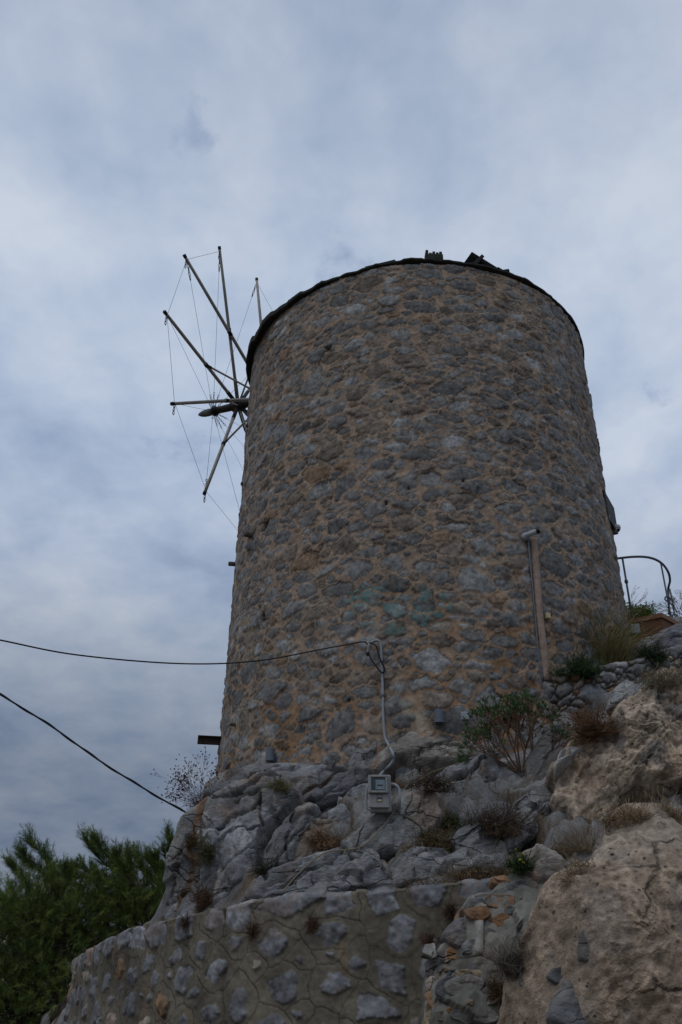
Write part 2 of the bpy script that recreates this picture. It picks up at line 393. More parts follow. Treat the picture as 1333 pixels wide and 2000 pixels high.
# ------------------------------------------------------------------ windmill
base_z = 1.6
mill = empty('windmill', (X0, D0, base_z), 'round stone windmill tower with bare radiating sail poles standing on the rock', 'windmill')
TH = .0165
ns = int(round(2 * math.pi * 3.3 / TH)); z0t, z1t = .6, HTOP - .05
nz = int((z1t - z0t) / TH)
def build_tower():
    rng = np.random.default_rng(3)
    L, info, din, dout, sh = pack(ns, nz, TH, [(.40, .55, 320), (.30, .42, 2600), (.20, .31, 8500), (.12, .21, 12000), (.06, .12, 10000)], .022, wrap=True, tilt=.13, grow=2, rough=.05, rng=rng, elong=(1.35, 2.6))
    nst = len(info)
    ang = np.arange(ns) * TH / 3.3 * (2 * math.pi * 3.3 / (ns * TH)); zc = z0t + np.arange(nz) * TH
    A, Z = np.meshgrid(ang, zc)
    P = np.stack([3.3 * np.cos(A), 3.3 * np.sin(A), Z], -1)
    low = fbm(P * 1.3, 3, 5); mid = fbm(P * 5, 4, 9); fine = fbm(P * 19, 3, 21); vfine = fbm(P * 45, 2, 33)
    prot = rng.uniform(-.004, .022, nst); gx = rng.normal(0, .06, nst); gz = rng.normal(0, .07, nst)
    du = (np.arange(ns)[None, :] * TH - info[L][..., 0]); du = (du + ns * TH / 2) % (ns * TH) - ns * TH / 2
    dv = np.arange(nz)[:, None] * TH - info[L][..., 1]
    rid = ridge(P * np.array([4, 4, 9]), 3, 40)
    hs = prot[L] * .8 + .016 * (1 - np.exp(-din / 1.2)) + np.clip(gx[L] * du + gz[L] * dv, -.014, .014) + .010 * fine + .005 * vfine + .013 * (rid - .6)
    hm = .008 + .010 * mid + .009 * fine + .005 * vfine + .006 * np.exp(-((dout - 1.5) / 1.2) ** 2)
    H = np.where(L > 0, hs, hm) + .03 * low
    # colours
    kind = rng.random(nst); br = rng.uniform(.74, 1.3, nst)
    base = np.tile(np.array([.170, .168, .163]), (nst, 1)) * br[:, None]
    w = kind > .80; base[w] = np.array([.182, .152, .125]) * br[w, None]
    w = kind > .98; base[w] = np.array([.195, .135, .09]) * br[w, None]
    w = (kind < .10); base[w] = np.array([.245, .245, .24]) * br[w, None]
    col = base[L] * (1 + .75 * fine + .6 * vfine + .45 * mid + .5 * (rid - .6))[..., None]
    # rusty veins on some stones
    vein = sstep(.20, .36, fbm(P * 6.3, 4, 60)) * .5
    col = col * (1 - vein[..., None]) + np.array([.19, .145, .105]) * vein[..., None]
    mort = np.array([.300, .220, .160]) * (1 + .3 * mid + .5 * fine + .3 * vfine)[..., None]
    grey = sstep(.0, .3, fbm(P * 1.1, 3, 71)) * .3
    mort = mort * (1 - grey[..., None]) + np.array([.23, .185, .145]) * grey[..., None]
    # rust-stained pointing low on the side that faces the path
    dA = np.abs((A - taz(700, 1350)[0] + np.pi) % (2 * np.pi) - np.pi)
    rust = sstep(4.3, 2.6, Z + 1.6 * low) * sstep(1.1, .35, dA + .5 * mid) * sstep(-.12, .2, fbm(P * .9, 3, 77) + .06)
    mort = mort * (1 - .8 * rust[..., None]) + np.array([.27, .145, .065]) * (.8 * rust[..., None]) * (1 + .6 * mid)[..., None]
    me_ = sstep(1.1, -.1, dout)[..., None] * .35
    mort = mort * (1 - me_ * .5)
    # mortar smeared over parts of the stones
    smear = sstep(.20, .34, fbm(P * 9.0, 4, 88)) * sstep(2.5, .5, din)
    cs = np.where((L > 0)[..., None], col * (1 - .75 * smear[..., None]) + mort * .75 * smear[..., None], mort)
    H = np.where(L > 0, H * (1 - .4 * smear) + .4 * smear * (hm + .03 * low), H)
    joint = (din < .8) * (L > 0); cs = cs * (1 - .42 * joint * sstep(-.22, .1, fbm(P * 3, 3, 91)))[..., None]  # shadow line painted into the colour along the stone edges
    # patch of faded green-blue paint
    for (px, py, ra, rz, st) in ((730, 1172, .42, .20, 1), (845, 1175, .42, .2, 1), (790, 1205, .6, .22, .7), (700, 1190, .25, .2, .8)):
        a0, zq = taz(px, py)
        da = (A - a0 + np.pi) % (2 * np.pi) - np.pi
        q = (da * 3.3 / ra) ** 2 + ((Z - zq) / rz) ** 2
        pm = sstep(1.3, .3, q + 1.4 * mid) * sstep(-.05, .1, fbm(P * 9, 4, 95) + .35 * fine) * .85 * np.where(L > 0, .85, .06) * st
        cs = cs * (1 - pm[..., None]) + np.array([.115, .215, .205]) * pm[..., None]
    # white lime drips low down
    drip = sstep(.30, .36, fbm(np.stack([A * 9, A * 0 + 3, Z * .9], -1), 3, 99)) * sstep(2.9, 2.3, Z) * sstep(-.1, .15, mid)
    cs = cs * (1 - .5 * drip[..., None]) + np.array([.42, .37, .29]) * (.5 * drip[..., None])
    # holes left by scaffold poles
    for (px, py, ra, rz, dp) in ((520, 1027, .075, .085, .2), (517, 1207, .05, .06, .15), (642, 681, .055, .05, .12), (755, 985, .02, .03, .08), (765, 785, .02, .02, .06), (683, 1368, .018, .02, .06), (950, 600, .02, .02, .05), (1118, 800, .02, .03, .06), (600, 905, .02, .02, .05), (905, 940, .02, .02, .05)):
        a0, zq = taz(px, py); da = (A - a0 + np.pi) % (2 * np.pi) - np.pi
        q = np.maximum(np.abs(da * 3.3 / ra), np.abs((Z - zq) / rz))
        m_ = sstep(1.15, .75, q + .3 * fine); H = H - dp * m_
    H = H - .015 * sstep(z1t - .1, z1t, Z)
    R = trad(Z) + H
    V = np.stack([X0 + R * np.cos(A), D0 + R * np.sin(A), Z], -1).reshape(-1, 3)
    i, j = np.meshgrid(np.arange(ns), np.arange(nz - 1)); i2 = (i + 1) % ns
    Fq = np.stack([j * ns + i, j * ns + i2, (j + 1) * ns + i2, (j + 1) * ns + i], -1).reshape(-1, 4)
    return grid_obj('tower_wall', V, Fq, np.clip(cs, .01, .9).reshape(-1, 3), M['masonry'], mill)
tower = build_tower()

# roof: low felted cone with a sagging eave
mb = MB(); n = 480
th = np.arange(n) / n * 2 * np.pi
aL = taz(500, 760)[0]
left = np.exp(-(((th - aL + np.pi) % (2 * np.pi) - np.pi) / .42) ** 2)
nz_ = .8 * fbm(np.stack([np.cos(th) * 3, np.sin(th) * 3, th * 0], -1), 3, 8) + .9 * fbm(np.stack([np.cos(th) * 16, np.sin(th) * 16, th * 0], -1), 3, 18) + .5 * (vnoise(np.stack([np.floor(th * 9), th * 0, th * 0], -1), 4) - .5)
rings = []
for rr, zz_ in ((3.2, HTOP - .07), (3.30, HTOP - .045), (3.325, HTOP - .03), (3.325, HTOP + .0), (3.1, HTOP + .05), (1.6, HTOP + .30), (.05, HTOP + .55)):
    ro = rr + (.02 * nz_ + .12 * left if rr > 3.2 else 0); zo = zz_ + (.05 * nz_ if 3.2 < rr else 0) - (.15 * left if rr > 3.25 and zz_ < HTOP else (.06 * left if rr > 3.2 else 0))
    rings.append(np.stack([X0 + ro * np.cos(th), D0 + ro * np.sin(th), zo + 0 * th], -1))
Fs = [(k * n + i, k * n + (i + 1) % n, (k + 1) * n + (i + 1) % n, (k + 1) * n + i) for k in range(len(rings) - 1) for i in range(n)]
mb.add(np.vstack(rings), Fs); roof = mb.build('roof', M['felt'], mill, smooth=False)
def rim_pt(px):                               # point on the near roof edge below photo column px
    best = min(((abs((lambda q: 666.5 + FPX * (q @ CR) / (q @ _F))(np.array([X0 + 3.3 * math.cos(a), D0 + 3.3 * math.sin(a), HTOP])) - px), a) for a in np.linspace(-math.pi, 0, 721)))
    return best[1]
def roof_board(px, w, d, hgt, rx, ry, lift=.05, jag=False):
    a = rim_pt(px); rad = np.array([math.cos(a), math.sin(a), 0]); tan = np.array([-math.sin(a), math.cos(a), 0]); up = np.array([0, 0, 1.0])
    c = np.array([X0, D0, HTOP + lift]) + rad * (3.28 - d / 2)
    t2 = tan * math.cos(rx) + up * math.sin(rx); u2 = np.cross(rad, t2) * -1
    u2 = unit(np.cross(t2, rad)) * (1 if np.cross(t2, rad)[2] > 0 else -1)
    r2 = rad * math.cos(ry) + u2 * math.sin(ry); u3 = unit(np.cross(t2, r2)); u3 = u3 if u3[2] > 0 else -u3
    m = MB()
    m.box(c, w, d, hgt, [t2, r2, u3], bev=.006)
    if jag:
        for k in range(5): m.box(c + t2 * (w * (k - 2) / 5.2) + u3 * (hgt / 2 + [.06, .0, .03, .01, .03][k]), w / 6.5, d * .8, .1, [t2, r2, u3], bev=.005)
    return m.build('roof_board', M['felt'], roof, smooth=False)
roof_board(962, .66, .55, .07, -.42, -.5, .25); roof_board(936, .30, .50, .06, .95, -.1, .16); roof_board(985, .26, .4, .05, .5, -.2, .08); roof_board(850, .30, .22, .13, .0, 0, .09, True); roof_board(742, .52, .3, .035, .07, -.15, .05); roof_board(990, .3, .3, .03, -.25, -.1, .05)

# sail wheel
AZ = 2.747; dv_ = np.array([math.cos(AZ), math.sin(AZ), 0.0]); O = np.array([X0, D0, 10.356])
uu = np.array([-dv_[1], dv_[0], 0]); ww = np.cross(dv_, uu)
A1, A2, AN, AT, RT = 4.107, 3.36, 5.10, 3.75, 3.436; TH0 = -4.786
mb = MB(); mb.tube([O + dv_ * a for a in (-2.6, -1, 1, 2.6, 3.3, 4.2, 4.80)], [.13, .13, .12, .11, .105, .09, .075], 14)
mb.tube([O + dv_ * a for a in (A1 - .14, A1 + .14)], .13, 10); mb.tube([O + dv_ * a for a in (A2 - .12, A2 + .12)], .15, 10)
shaft = mb.build('wind_shaft', M['darkwood'], mill)
mb = MB(); mb.tube([O + dv_ * a for a in (4.77, 4.86, 4.98, 5.07, 5.13)], [.078, .088, .08, .055, .02], 12); mb.build('shaft_nose', M['nose'], shaft)
mb = MB(); mb.tube([O + dv_ * a for a in (4.64, 4.66, 4.74, 4.76)], [.09, .115, .115, .09], 12)
for k in range(12):
    t = TH0 - k * math.pi / 6; e = math.cos(t) * uu + math.sin(t) * ww
    q = O + dv_ * 4.70 + e * .115; mb.tube([q - e * .02, q + e * .03], .013, 5)
mb.build('iron_collar', M['chain'], shaft)
tips = []
for k in range(12):
    t = TH0 - k * math.pi / 6; tips.append((O + dv_ * AT + RT * (math.cos(t) * uu + math.sin(t) * ww), math.cos(t) * uu + math.sin(t) * ww))
def chain(m, a, b, nl=4, r=.011):
    a, b = np.asarray(a), np.asarray(b); d = b - a; Ln = np.linalg.norm(d); d = d / Ln
    s1 = unit(np.cross(d, [.3, .5, .8])); s2 = np.cross(d, s1)
    for i in range(nl):
        c = a + d * Ln * (i + .5) / nl; s = s1 if i % 2 else s2; l = Ln / nl * .62
        t = np.linspace(0, 2 * np.pi, 9)
        m.tube([c + d * l * math.cos(x) + s * .022 * math.sin(x) for x in t], r * .75, 4, cap=False)
for k in range(12):
    tip, e = tips[k]
    front = (k % 2 == 1)
    root = O + dv_ * (A1 if front else A2); other = O + dv_ * (A2 if front else A1)
    pts = [root + (tip - root) * f for f in (0.0, .35, .7, 1.0)]
    mb = MB(); mb.tube(pts, [.037, .036, .034, .030], 10); pole = mb.build('pole', M['pole'], mill)
    q = root + (tip - root) * .17
    mb = MB(); mb.tube([root, q], .044, 8); mb.build('pole_socket', M['darkwood'], shaft)
    mid = root + (tip - root) * .48
    mb = MB(); mb.tube([mid, other + (mid - other) * .06], .021, 8); mb.build('brace', M['pole'], shaft)
    d = unit(tip - root); mb = MB(); mb.tube([mid - d * .05, mid + d * .05], .045, 8); bd = unit(other - mid); mb.tube([mid + bd * .02, mid + bd * .13], .029, 6); 
    mb.build('bracket', M['chain'], shaft)
    mb = MB(); mb.tube([tip - d * .05, tip + d * .015], .037, 8); mb.build('pole_cap', M['chain'], pole)
    nz_pt = O + dv_ * 4.70 + e * .16; st = tip - d * .10; sd = unit(nz_pt - st)
    for on, a_, b_, nl, r_ in ((k not in (3, 4), st, st + sd * .42, 5, .008), (True, nz_pt, nz_pt - sd * .26, 4, .0055), (k in (1, 2, 3, 4, 5), tip - d * .08, tip - d * .08 - np.array([0, 0, .24]), 3, .009)):
        if not on: continue
        mb = MB(); chain(mb, a_, b_, nl, r_); mb.tube([a_, b_], .003, 4); mb.build('chain', M['chain'], shaft)
    mb = MB(); mb.tube([st, nz_pt], .0036, 4); mb.build('stay_wire', M['wire'], shaft)
    t2, e2 = tips[(k + 1) % 12]
    if k != 0: mb = MB(); mb.tube([tip - d * .09, t2 - e2 * .09], .0036, 4); mb.build('rim_wire', M['wire'], shaft)

# pegs, steel beam and shutter on the tower
def peg(px, py, ln, w, name='wooden_peg', m='wood', dirv=None, inn=.15, lab=None):
    p = tower_hit(px, py); nrm = tnorm(p) if dirv is None else unit(dirv)
    s = unit(np.cross(nrm, [0, 0, 1])); mb = MB(); mb.box(p + nrm * (ln / 2 - inn / 2), ln + inn, w, w * .85, [nrm, s, np.cross(s, nrm)], bev=w * .18)
    o = mb.build(name, M[m], tower, smooth=False)
    if lab: o['label'] = lab
    return o
peg(461, 1102, .13, .075); peg(496, 1047, .16, .085); peg(526, 1018, .06, .09); peg(516, 1034, .02, .10); peg(476, 945, .05, .07); peg(462, 1416, .10, .05); peg(486, 832, .05, .07)
p = tower_hit(436, 1447); dr = unit([-.93, -.15, 0]); s = unit(np.cross(dr, [0, 0, 1]))
mb = MB()
for (oy, oz, wy, wz) in ((0, .052, .10, .012), (0, 0, .010, .092), (0, -.052, .10, .012)): mb.box(p + dr * .10 + s * oy + np.array([0, 0, oz]), .56, wy, wz, [dr, s, [0, 0, 1]])
o = mb.build('steel_beam', M['steel'], tower, smooth=False)
p = tower_hit(1180, 985); nr = tnorm(p); s = np.cross([0, 0, 1], nr)
mb = MB(); ax = [s, nr, [0, 0, 1]]
mb.box(p - nr * .02 + s * .08, .10, .12, .56, ax, bev=.01); mb.box(p + nr * .0 + s * .4, .6, .08, .5, ax); o = mb.build('window_shutter', M['darkwood'], tower, smooth=False)

# ------------------------------------------------------------------ the ground
GZ = -1.75
def tps_fit(P, z, lam=1e-3):
    n = len(P); d2 = ((P[:, None] - P[None]) ** 2).sum(-1)
    K = .5 * d2 * np.log(d2 + 1e-9) + lam * np.eye(n); Q = np.c_[np.ones(n), P]
    A = np.block([[K, Q], [Q.T, np.zeros((3, 3))]]); s_ = np.linalg.solve(A, np.r_[z, 0, 0, 0])
    def f(X, Y):
        q = np.stack([X, Y], -1); out = s_[n] + s_[n + 1] * X + s_[n + 2] * Y
        for i in range(n):
            d = ((q - P[i]) ** 2).sum(-1); out = out + s_[i] * .5 * d * np.log(d + 1e-9)
        return out
    return f
CTRL = [(430, 1772, 7.75), (560, 1755, 7.5), (700, 1735, 7.35), (880, 1722, 7.3), (985, 1712, 7.25), (640, 1506, 9.85), (430, 1560, 11.6), (740, 1490, 9.85), (380, 1610, 10.6), (335, 1790, 8.7),
        (520, 1640, 9.0), (640, 1620, 8.7), (860, 1445, 9.9), (960, 1380, 10.2), (1060, 1335, 10.5), (1220, 1262, 12.3), (1333, 1232, 12.6), (1150, 1312, 11.0), (1080, 1480, 9.1), (1000, 1560, 8.6), (860, 1600, 8.4),
        (1110, 1600, 7.9), (1200, 1420, 8.9), (1333, 1352, 9.4), (1250, 1560, 7.4), (1080, 1700, 6.9), (1180, 1620, 7.0), (1333, 1580, 6.9), (1333, 1322, 10.9), (1110, 1412, 9.8), (1160, 1460, 8.6)]
cp = np.array([at(*c) for c in CTRL])
extra = np.array([(5.6, 14.5, 5.0), (8, 16, 5.4), (8, 12, 4.7), (1.5, 15.5, 3.2), (-1.0, 15, 2.0), (-2.4, 13.5, .6), (-3.2, 12, -1.6), (-4.5, 14, -1.7), (-6, 10, -1.7), (-2.45, 9.2, -1.7), (-2.7, 10.6, -1.5), (-2.2, 8.3, -1.2), (3.4, 5.2, -1.2), (5, 4.5, -.6), (1.7, 5.9, -.9), (7, 6.5, 1.2), (8, 9, 2.9), (9, 20, 6), (-6, 20, -1.7), (2, 20, 3.5)])
allp = np.vstack([cp, extra])
zfun = tps_fit(allp[:, :2], allp[:, 2], .02)
WALLPX = [(1010, 1712, 6.95), (880, 1726, 6.98), (700, 1744, 7.1), (560, 1752, 7.25), (430, 1775, 7.6), (330, 1796, 8.1), (250, 1816, 8.75), (190, 1846, 9.6), (152, 1870, 10.9), (150, 1878, 12.2)]
wp = np.array([at(*c) for c in WALLPX])
def wallY(X): o = np.argsort(wp[:, 0]); return np.interp(X, wp[o, 0], wp[o, 1])
def wallZ(X): o = np.argsort(wp[:, 0]); return np.interp(X, wp[o, 0], wp[o, 2])
def hill_z(X, Y):
    z = zfun(X, Y)
    wy = wallY(X); wz = wallZ(X)
    inw = (X < 1.55)
    near = sstep(1.2, .2, Y - wy) * sstep(2.1, 1.35, X)
    z = np.where((Y > wy), z * (1 - near) + np.minimum(z, wz - .07) * near, z)
    z = np.where(inw & (Y <= wy + .18), GZ - .3, z)
    z = np.where((X > 1.55) & (Y < 5.0), np.minimum(z, GZ + (Y - 3.6)), z)
    td_ = np.hypot(X - X0, Y - D0) - 3.3
    z = z - .32 * sstep(1.1, .1, td_) * sstep(3.2, 1.6, X)
    z = np.where(X < -.318 * Y + .12, GZ - .3, z)
    return np.maximum(z, GZ - .3)
gx = np.arange(-6.0, 9.5, .035); gy = np.arange(3.6, 17.5, .035)
XX, YY = np.meshgrid(gx, gy); ZZ = hill_z(XX, YY)
P3 = np.stack([XX, YY, ZZ], -1)
HILLN = .22 * fbm(P3 * .9, 4, 201) + .07 * ridge(P3 * 2.6, 3, 203)
up_m = (ZZ > GZ + .05)
n2_ = fbm(P3 * 3.1, 5, 207); n3_ = fbm(P3 * 9, 3, 209)
inw_ = XX < 1.55
dw = 1 - (1 - np.clip((YY - wallY(XX) - .15) / .8, 0, 1)) * sstep(2.1, 1.35, XX)
def blocks(X, Y, cs, seed):
    rg = np.random.default_rng(seed); q = 97; JX, JY, OF, GX, GY = rg.uniform(-.42, .42, (q, q)), rg.uniform(-.42, .42, (q, q)), rg.uniform(-1, 1, (q, q)), rg.normal(0, .28, (q, q)), rg.normal(0, .28, (q, q))
    ix, iy = np.floor(X / cs).astype(int), np.floor(Y / cs).astype(int); best = np.full(X.shape, 1e9); sec = best.copy(); out = np.zeros(X.shape); idv = np.zeros(X.shape)
    for a in (-1, 0, 1):
        for b in (-1, 0, 1):
            cx, cy = ix + a, iy + b; m0, m1 = cx % q, cy % q
            dx, dy = X - (cx + .5 + JX[m0, m1]) * cs, Y - (cy + .5 + JY[m0, m1]) * cs; d = np.hypot(dx, dy)
            h = OF[m0, m1] * .22 * cs + GX[m0, m1] * dx + GY[m0, m1] * dy
            c = d < best; sec = np.where(c, best, np.minimum(sec, d)); out = np.where(c, h, out); idv = np.where(c, OF[m0, m1], idv); best = np.minimum(best, d)
    return out, (sec - best) / cs, idv
bx, by = XX + .10 * fbm(P3 * 3, 3, 221), (YY + .6 * ZZ) + .10 * fbm(P3 * 3, 3, 222)
B1, E1, I1 = blocks(bx, by, .62, 5); B2, E2, I2 = blocks(bx + 3, by, .27, 6)
tdist = np.hypot(XX - X0, YY - D0) - 3.3
HILLN = HILLN + np.clip(B1, -.14, .14) * (.25 + .75 * sstep(.1, 1.2, tdist)) + .6 * B2 - .07 * np.exp(-E1 / .06) - .03 * np.exp(-E2 / .08)
ZZ = ZZ + np.where(up_m, (HILLN - .06 + .06 * n3_) * (.15 + .85 * dw), 0)
hcr = np.array([.19, .188, .185]) * (1 + .25 * I1 + .15 * I2 + .6 * n2_ + .5 * n3_)[..., None]
hc = np.array([.115, .085, .058]) * (1 + .9 * n2_ + .6 * n3_)[..., None]
gr = (sstep(-.22, .02, fbm(P3 * 1.7, 4, 213)) * sstep(.02, .16, E1 + .2 * n3_) * (.55 + .45 * sstep(.02, .12, E2)))[..., None]
gr = np.maximum(gr, (sstep(1.3, .6, tdist) * .9)[..., None])
hc = hc * (1 - gr) + hcr * gr
hc = hc * (1 - .3 * np.exp(-E1 / .05))[..., None]
ny, nx = XX.shape; i, j = np.meshgrid(np.arange(nx - 1), np.arange(ny - 1))
hill = grid_obj('hillside', np.stack([XX, YY, ZZ], -1).reshape(-1, 3), np.stack([j * nx + i, j * nx + i + 1, (j + 1) * nx + i + 1, (j + 1) * nx + i], -1).reshape(-1, 4), np.clip(hc, .01, .8).reshape(-1, 3), M['soil'])
tag(hill, kind='structure')
mb = MB(); mb.add([(-900, -900, GZ), (900, -900, GZ), (900, 900, GZ), (-900, 900, GZ)], [(0, 1, 2, 3)]); g = mb.build('ground', M['ground']); tag(g, kind='structure')
def hill_hit(px, py, y0=3.5, y1=19):
    d = ray(px, py); d = d / d[1]
    Y = np.arange(y0, y1, .02); z = hill_z(d[0] * Y, Y); k = np.flatnonzero(z > d[2] * Y)
    Yh = Y[k[0]] if len(k) else None
    return None if Yh is None else d * Yh

# ------------------------------------------------------------------ rocks
BV, BF = [], []; _bn = 0
def reg(V, Fs):
    global _bn
    BV.append(np.asarray(V, float)); BF.extend([tuple(int(x) + _bn for x in f) for f in Fs]); _bn += len(V)
def poly_radius(uv, nth):
    """star-shaped radius of polygon uv (about 0,0) at nth angles"""
    t = np.arange(nth) / nth * 2 * np.pi; D = np.stack([np.cos(t), np.sin(t)], -1); R = np.zeros(nth)
    n = len(uv)
    for a in range(n):
        p, q = uv[a], uv[(a + 1) % n]; e = q - p
        den = D[:, 0] * (-e[1]) + D[:, 1] * e[0]
        with np.errstate(divide='ignore', invalid='ignore'):
            rr = (p[0] * (-e[1]) + p[1] * e[0]) / den
            ss = (D[:, 0] * p[1] - D[:, 1] * p[0]) / den
        ok = (ss >= -1e-6) & (ss <= 1 + 1e-6) & (rr > 0) & np.isfinite(rr); R = np.where(ok, np.maximum(R, rr), R)
    R[R == 0] = R[R > 0].mean(); return t, R
# cracks, one shadowed underside, rust runs and lime runs of the outcrop, traced as lines: (points, half width px, depth m)
CRACKS_AND_SHADE = [([(403,1627),(425,1614),(460,1587),(496,1574),(509,1552)],2.6,.06), ([(412,1671),(429,1649),(447,1627),(482,1614),(513,1605)],2.2,.05), ([(509,1543),(507,1575),(510,1605)],2.4,.08), ([(540,1605),(557,1574),(579,1548)],3.2,.09),
          ([(513,1649),(508,1684),(518,1715)],4.5,.12), ([(425,1746),(469,1724),(491,1715)],2.4,.05), ([(430,1700),(455,1672),(480,1660),(505,1655)],1.8,.035), ([(407,1561),(469,1543),(522,1512),(575,1499)],2.6,.06), ([(438,1530),(491,1512),(540,1495)],2.0,.045), ([(455,1560),(500,1540),(545,1525)],1.8,.04),  # one of these is only a shadowed underside, cut in and darkened
          ([(368,1631),(341,1702),(333,1754)],2.0,.05), ([(402,1570),(392,1640),(385,1720),(380,1790)],2.6,.06), ([(579,1556),(628,1530),(672,1503)],2.2,.05), ([(590,1572),(640,1548),(680,1522)],1.6,.03), ([(548,1732),(592,1706),(645,1684),(672,1658)],2.6,.06), ([(500,1748),(540,1722),(590,1690)],1.8,.04),
          ([(910,1539),(929,1528),(951,1526)],2.0,.05), ([(1021,1609),(1040,1587),(1062,1568),(1080,1561)],2.0,.04), ([(1006,1613),(1032,1620),(1058,1628)],3.2,.06), ([(880,1525),(907,1517),(936,1494),(962,1469),(988,1461)],3.5,.09), ([(690,1655),(730,1620),(770,1600)],1.5,.025), ([(790,1600),(820,1575),(838,1560)],1.5,.025),
          ([(760,1490),(800,1466),(850,1450),(900,1440)],2.0,.04), ([(850,1480),(900,1462),(960,1440)],1.8,.035), ([(540,1690),(565,1650),(600,1600)],1.8,.03), ([(1050,1520),(1075,1470),(1110,1420)],1.8,.03), ([(900,1640),(940,1622),(980,1618)],1.8,.04)]
RUNS = [([(392,1572),(380,1625),(374,1675),(364,1741),(352,1790)],7,(.23,.115,.05)), ([(398,1560),(392,1600)],6,(.16,.075,.035)), ([(482,1612),(478,1652)],2.5,(.40,.38,.34)), ([(438,1684),(421,1732),(410,1770)],2.6,(.42,.40,.36)), ([(429,1690),(414,1745),(404,1780)],2.2,(.42,.40,.36)), ([(510,1545),(502,1600)],2.2,(.38,.35,.31)), ([(470,1600),(452,1660),(440,1720)],2.0,(.34,.33,.30)), ([(585,1552),(632,1526),(668,1505)],2.6,(.24,.14,.08))]
def seg_dist(x, y, pts):
    b = np.full(x.shape, 1e9); pts = np.array(pts, float)
    for p, q in zip(pts[:-1], pts[1:]):
        e = q - p; tt = np.clip(((x - p[0]) * e[0] + (y - p[1]) * e[1]) / (e @ e), 0, 1); b = np.minimum(b, np.hypot(x - p[0] - tt * e[0], y - p[1] - tt * e[1]))
    return b
def rock_geo(outl, Y=None, dY=0.0, T=.18, bev=.16, tilt=35, yaw=0, back=.5, seed=1, res=.02, rough=1.0, col=(.20, .20, .20), style='lime', facets=3, strata=(25, .022, 9), ochre=.35, nmax=420, grow=1.09, gry=.7, gf=2.9):
    rng = np.random.default_rng(seed)
    outl = np.array(outl, float)
    # area centroid
    x, y = outl[:, 0], outl[:, 1]; x2, y2 = np.roll(x, -1), np.roll(y, -1); cr = x * y2 - x2 * y; A = cr.sum() / 2
    cx, cy = ((x + x2) * cr).sum() / (6 * A), ((y + y2) * cr).sum() / (6 * A)
    if Y is None:
        h = hill_hit(cx, cy); Y = h[1] if h is not None else 9
    outl = np.array([cx, cy]) + (outl - [cx, cy]) * grow
    P0 = at(cx, cy, Y + dY)
    tl, yw = math.radians(tilt), math.radians(yaw)
    n = np.array([math.sin(yw) * math.cos(tl), -math.cos(yw) * math.cos(tl), math.sin(tl)])
    e1 = unit(np.cross([0, 0, 1], n)); e2 = np.cross(n, e1)
    if e1[0] < 0: pass
    D = np.array([ray(a, b) for a, b in outl]); tt = (P0 @ n) / (D @ n); W3 = D * tt[:, None] - P0
    uv = np.stack([W3 @ e1, W3 @ e2], -1)
    per = np.linalg.norm(uv - np.roll(uv, 1, 0), axis=1).sum()
    nth = int(np.clip(per / res, 60, nmax * 2)); t, R = poly_radius(uv, nth)
    k = max(1, int(nth * .006)); ker = np.ones(2 * k + 1) / (2 * k + 1)
    R = np.convolve(np.r_[R[-k:], R, R[:k]], ker, 'valid')
    edge = np.stack([R * np.cos(t), R * np.sin(t), t * 0 + seed], -1)
    R = R * (1 + .10 * rough * fbm(edge * 6, 4, seed)) + .016 * rough * fbm(edge * 22, 3, seed + 3)
    nr = int(np.clip(R.mean() / res, 14, nmax))
    rr = (np.linspace(0, 1, nr + 1)[1:]) ** .85
    U = np.outer(rr, R * np.cos(t)); Vv = np.outer(rr, R * np.sin(t)); d = np.outer(1 - rr, R)
    Dr = lambda a_: U * math.cos(a_) + Vv * math.sin(a_)
    ru, rv = np.abs(R * np.cos(t)).max(), np.abs(R * np.sin(t)).max()
    if style == 'lime':
        w_ = .004; g0 = rng.normal(0, .16, 2); H = T * .9 + g0[0] * U + (g0[1] - .10) * Vv
        def smin(H, pl): return -w_ * np.log(np.exp(-np.clip(H / w_, -60, 60)) + np.exp(-np.clip(pl / w_, -60, 60)))
        for f in range(facets + 3):
            a_ = 6.28 * (f + rng.uniform(-.3, .3)) / (facets + 3); ex = (R * np.cos(t - a_)).max()
            H = smin(H, rng.choice([.45, .8, 1.3, 2.2]) * (ex * rng.uniform(.86, 1.02) - Dr(a_)) + .03)
        H = smin(H, d * 5.0)
    else:
        w_ = .025; q = np.clip(d / bev, 0, 1); H = T * 1.05 * np.sqrt(1 - (1 - q) ** 2)
        for f in range(facets * 3):
            a = 6.28 * (f * .618 + rng.uniform(0, .12)); r_ = math.sqrt((f + .5) / (facets * 3)) * .92
            a0, b0 = r_ * math.cos(a), r_ * math.sin(a); kk = rng.uniform(.6, 1.15) * T
            pl = T * rng.uniform(.82, 1.0) - kk * r_ * r_ - 2 * kk * (a0 * (U / ru - a0) + b0 * (Vv / rv - b0))
            H = -w_ * np.log(np.exp(-np.clip(H / w_, -40, 40)) + np.exp(-np.clip(pl / w_, -40, 40)))
    PW = P0 + U[..., None] * e1 + Vv[..., None] * e2 + np.clip(H, -.1, None)[..., None] * n
    low = fbm(PW * 2.2, 3, seed + 11); mid = fbm(PW * 6.5, 4, seed + 12); fine = fbm(PW * 24, 3, seed + 13)
    in_ = sstep(0, .06, d)
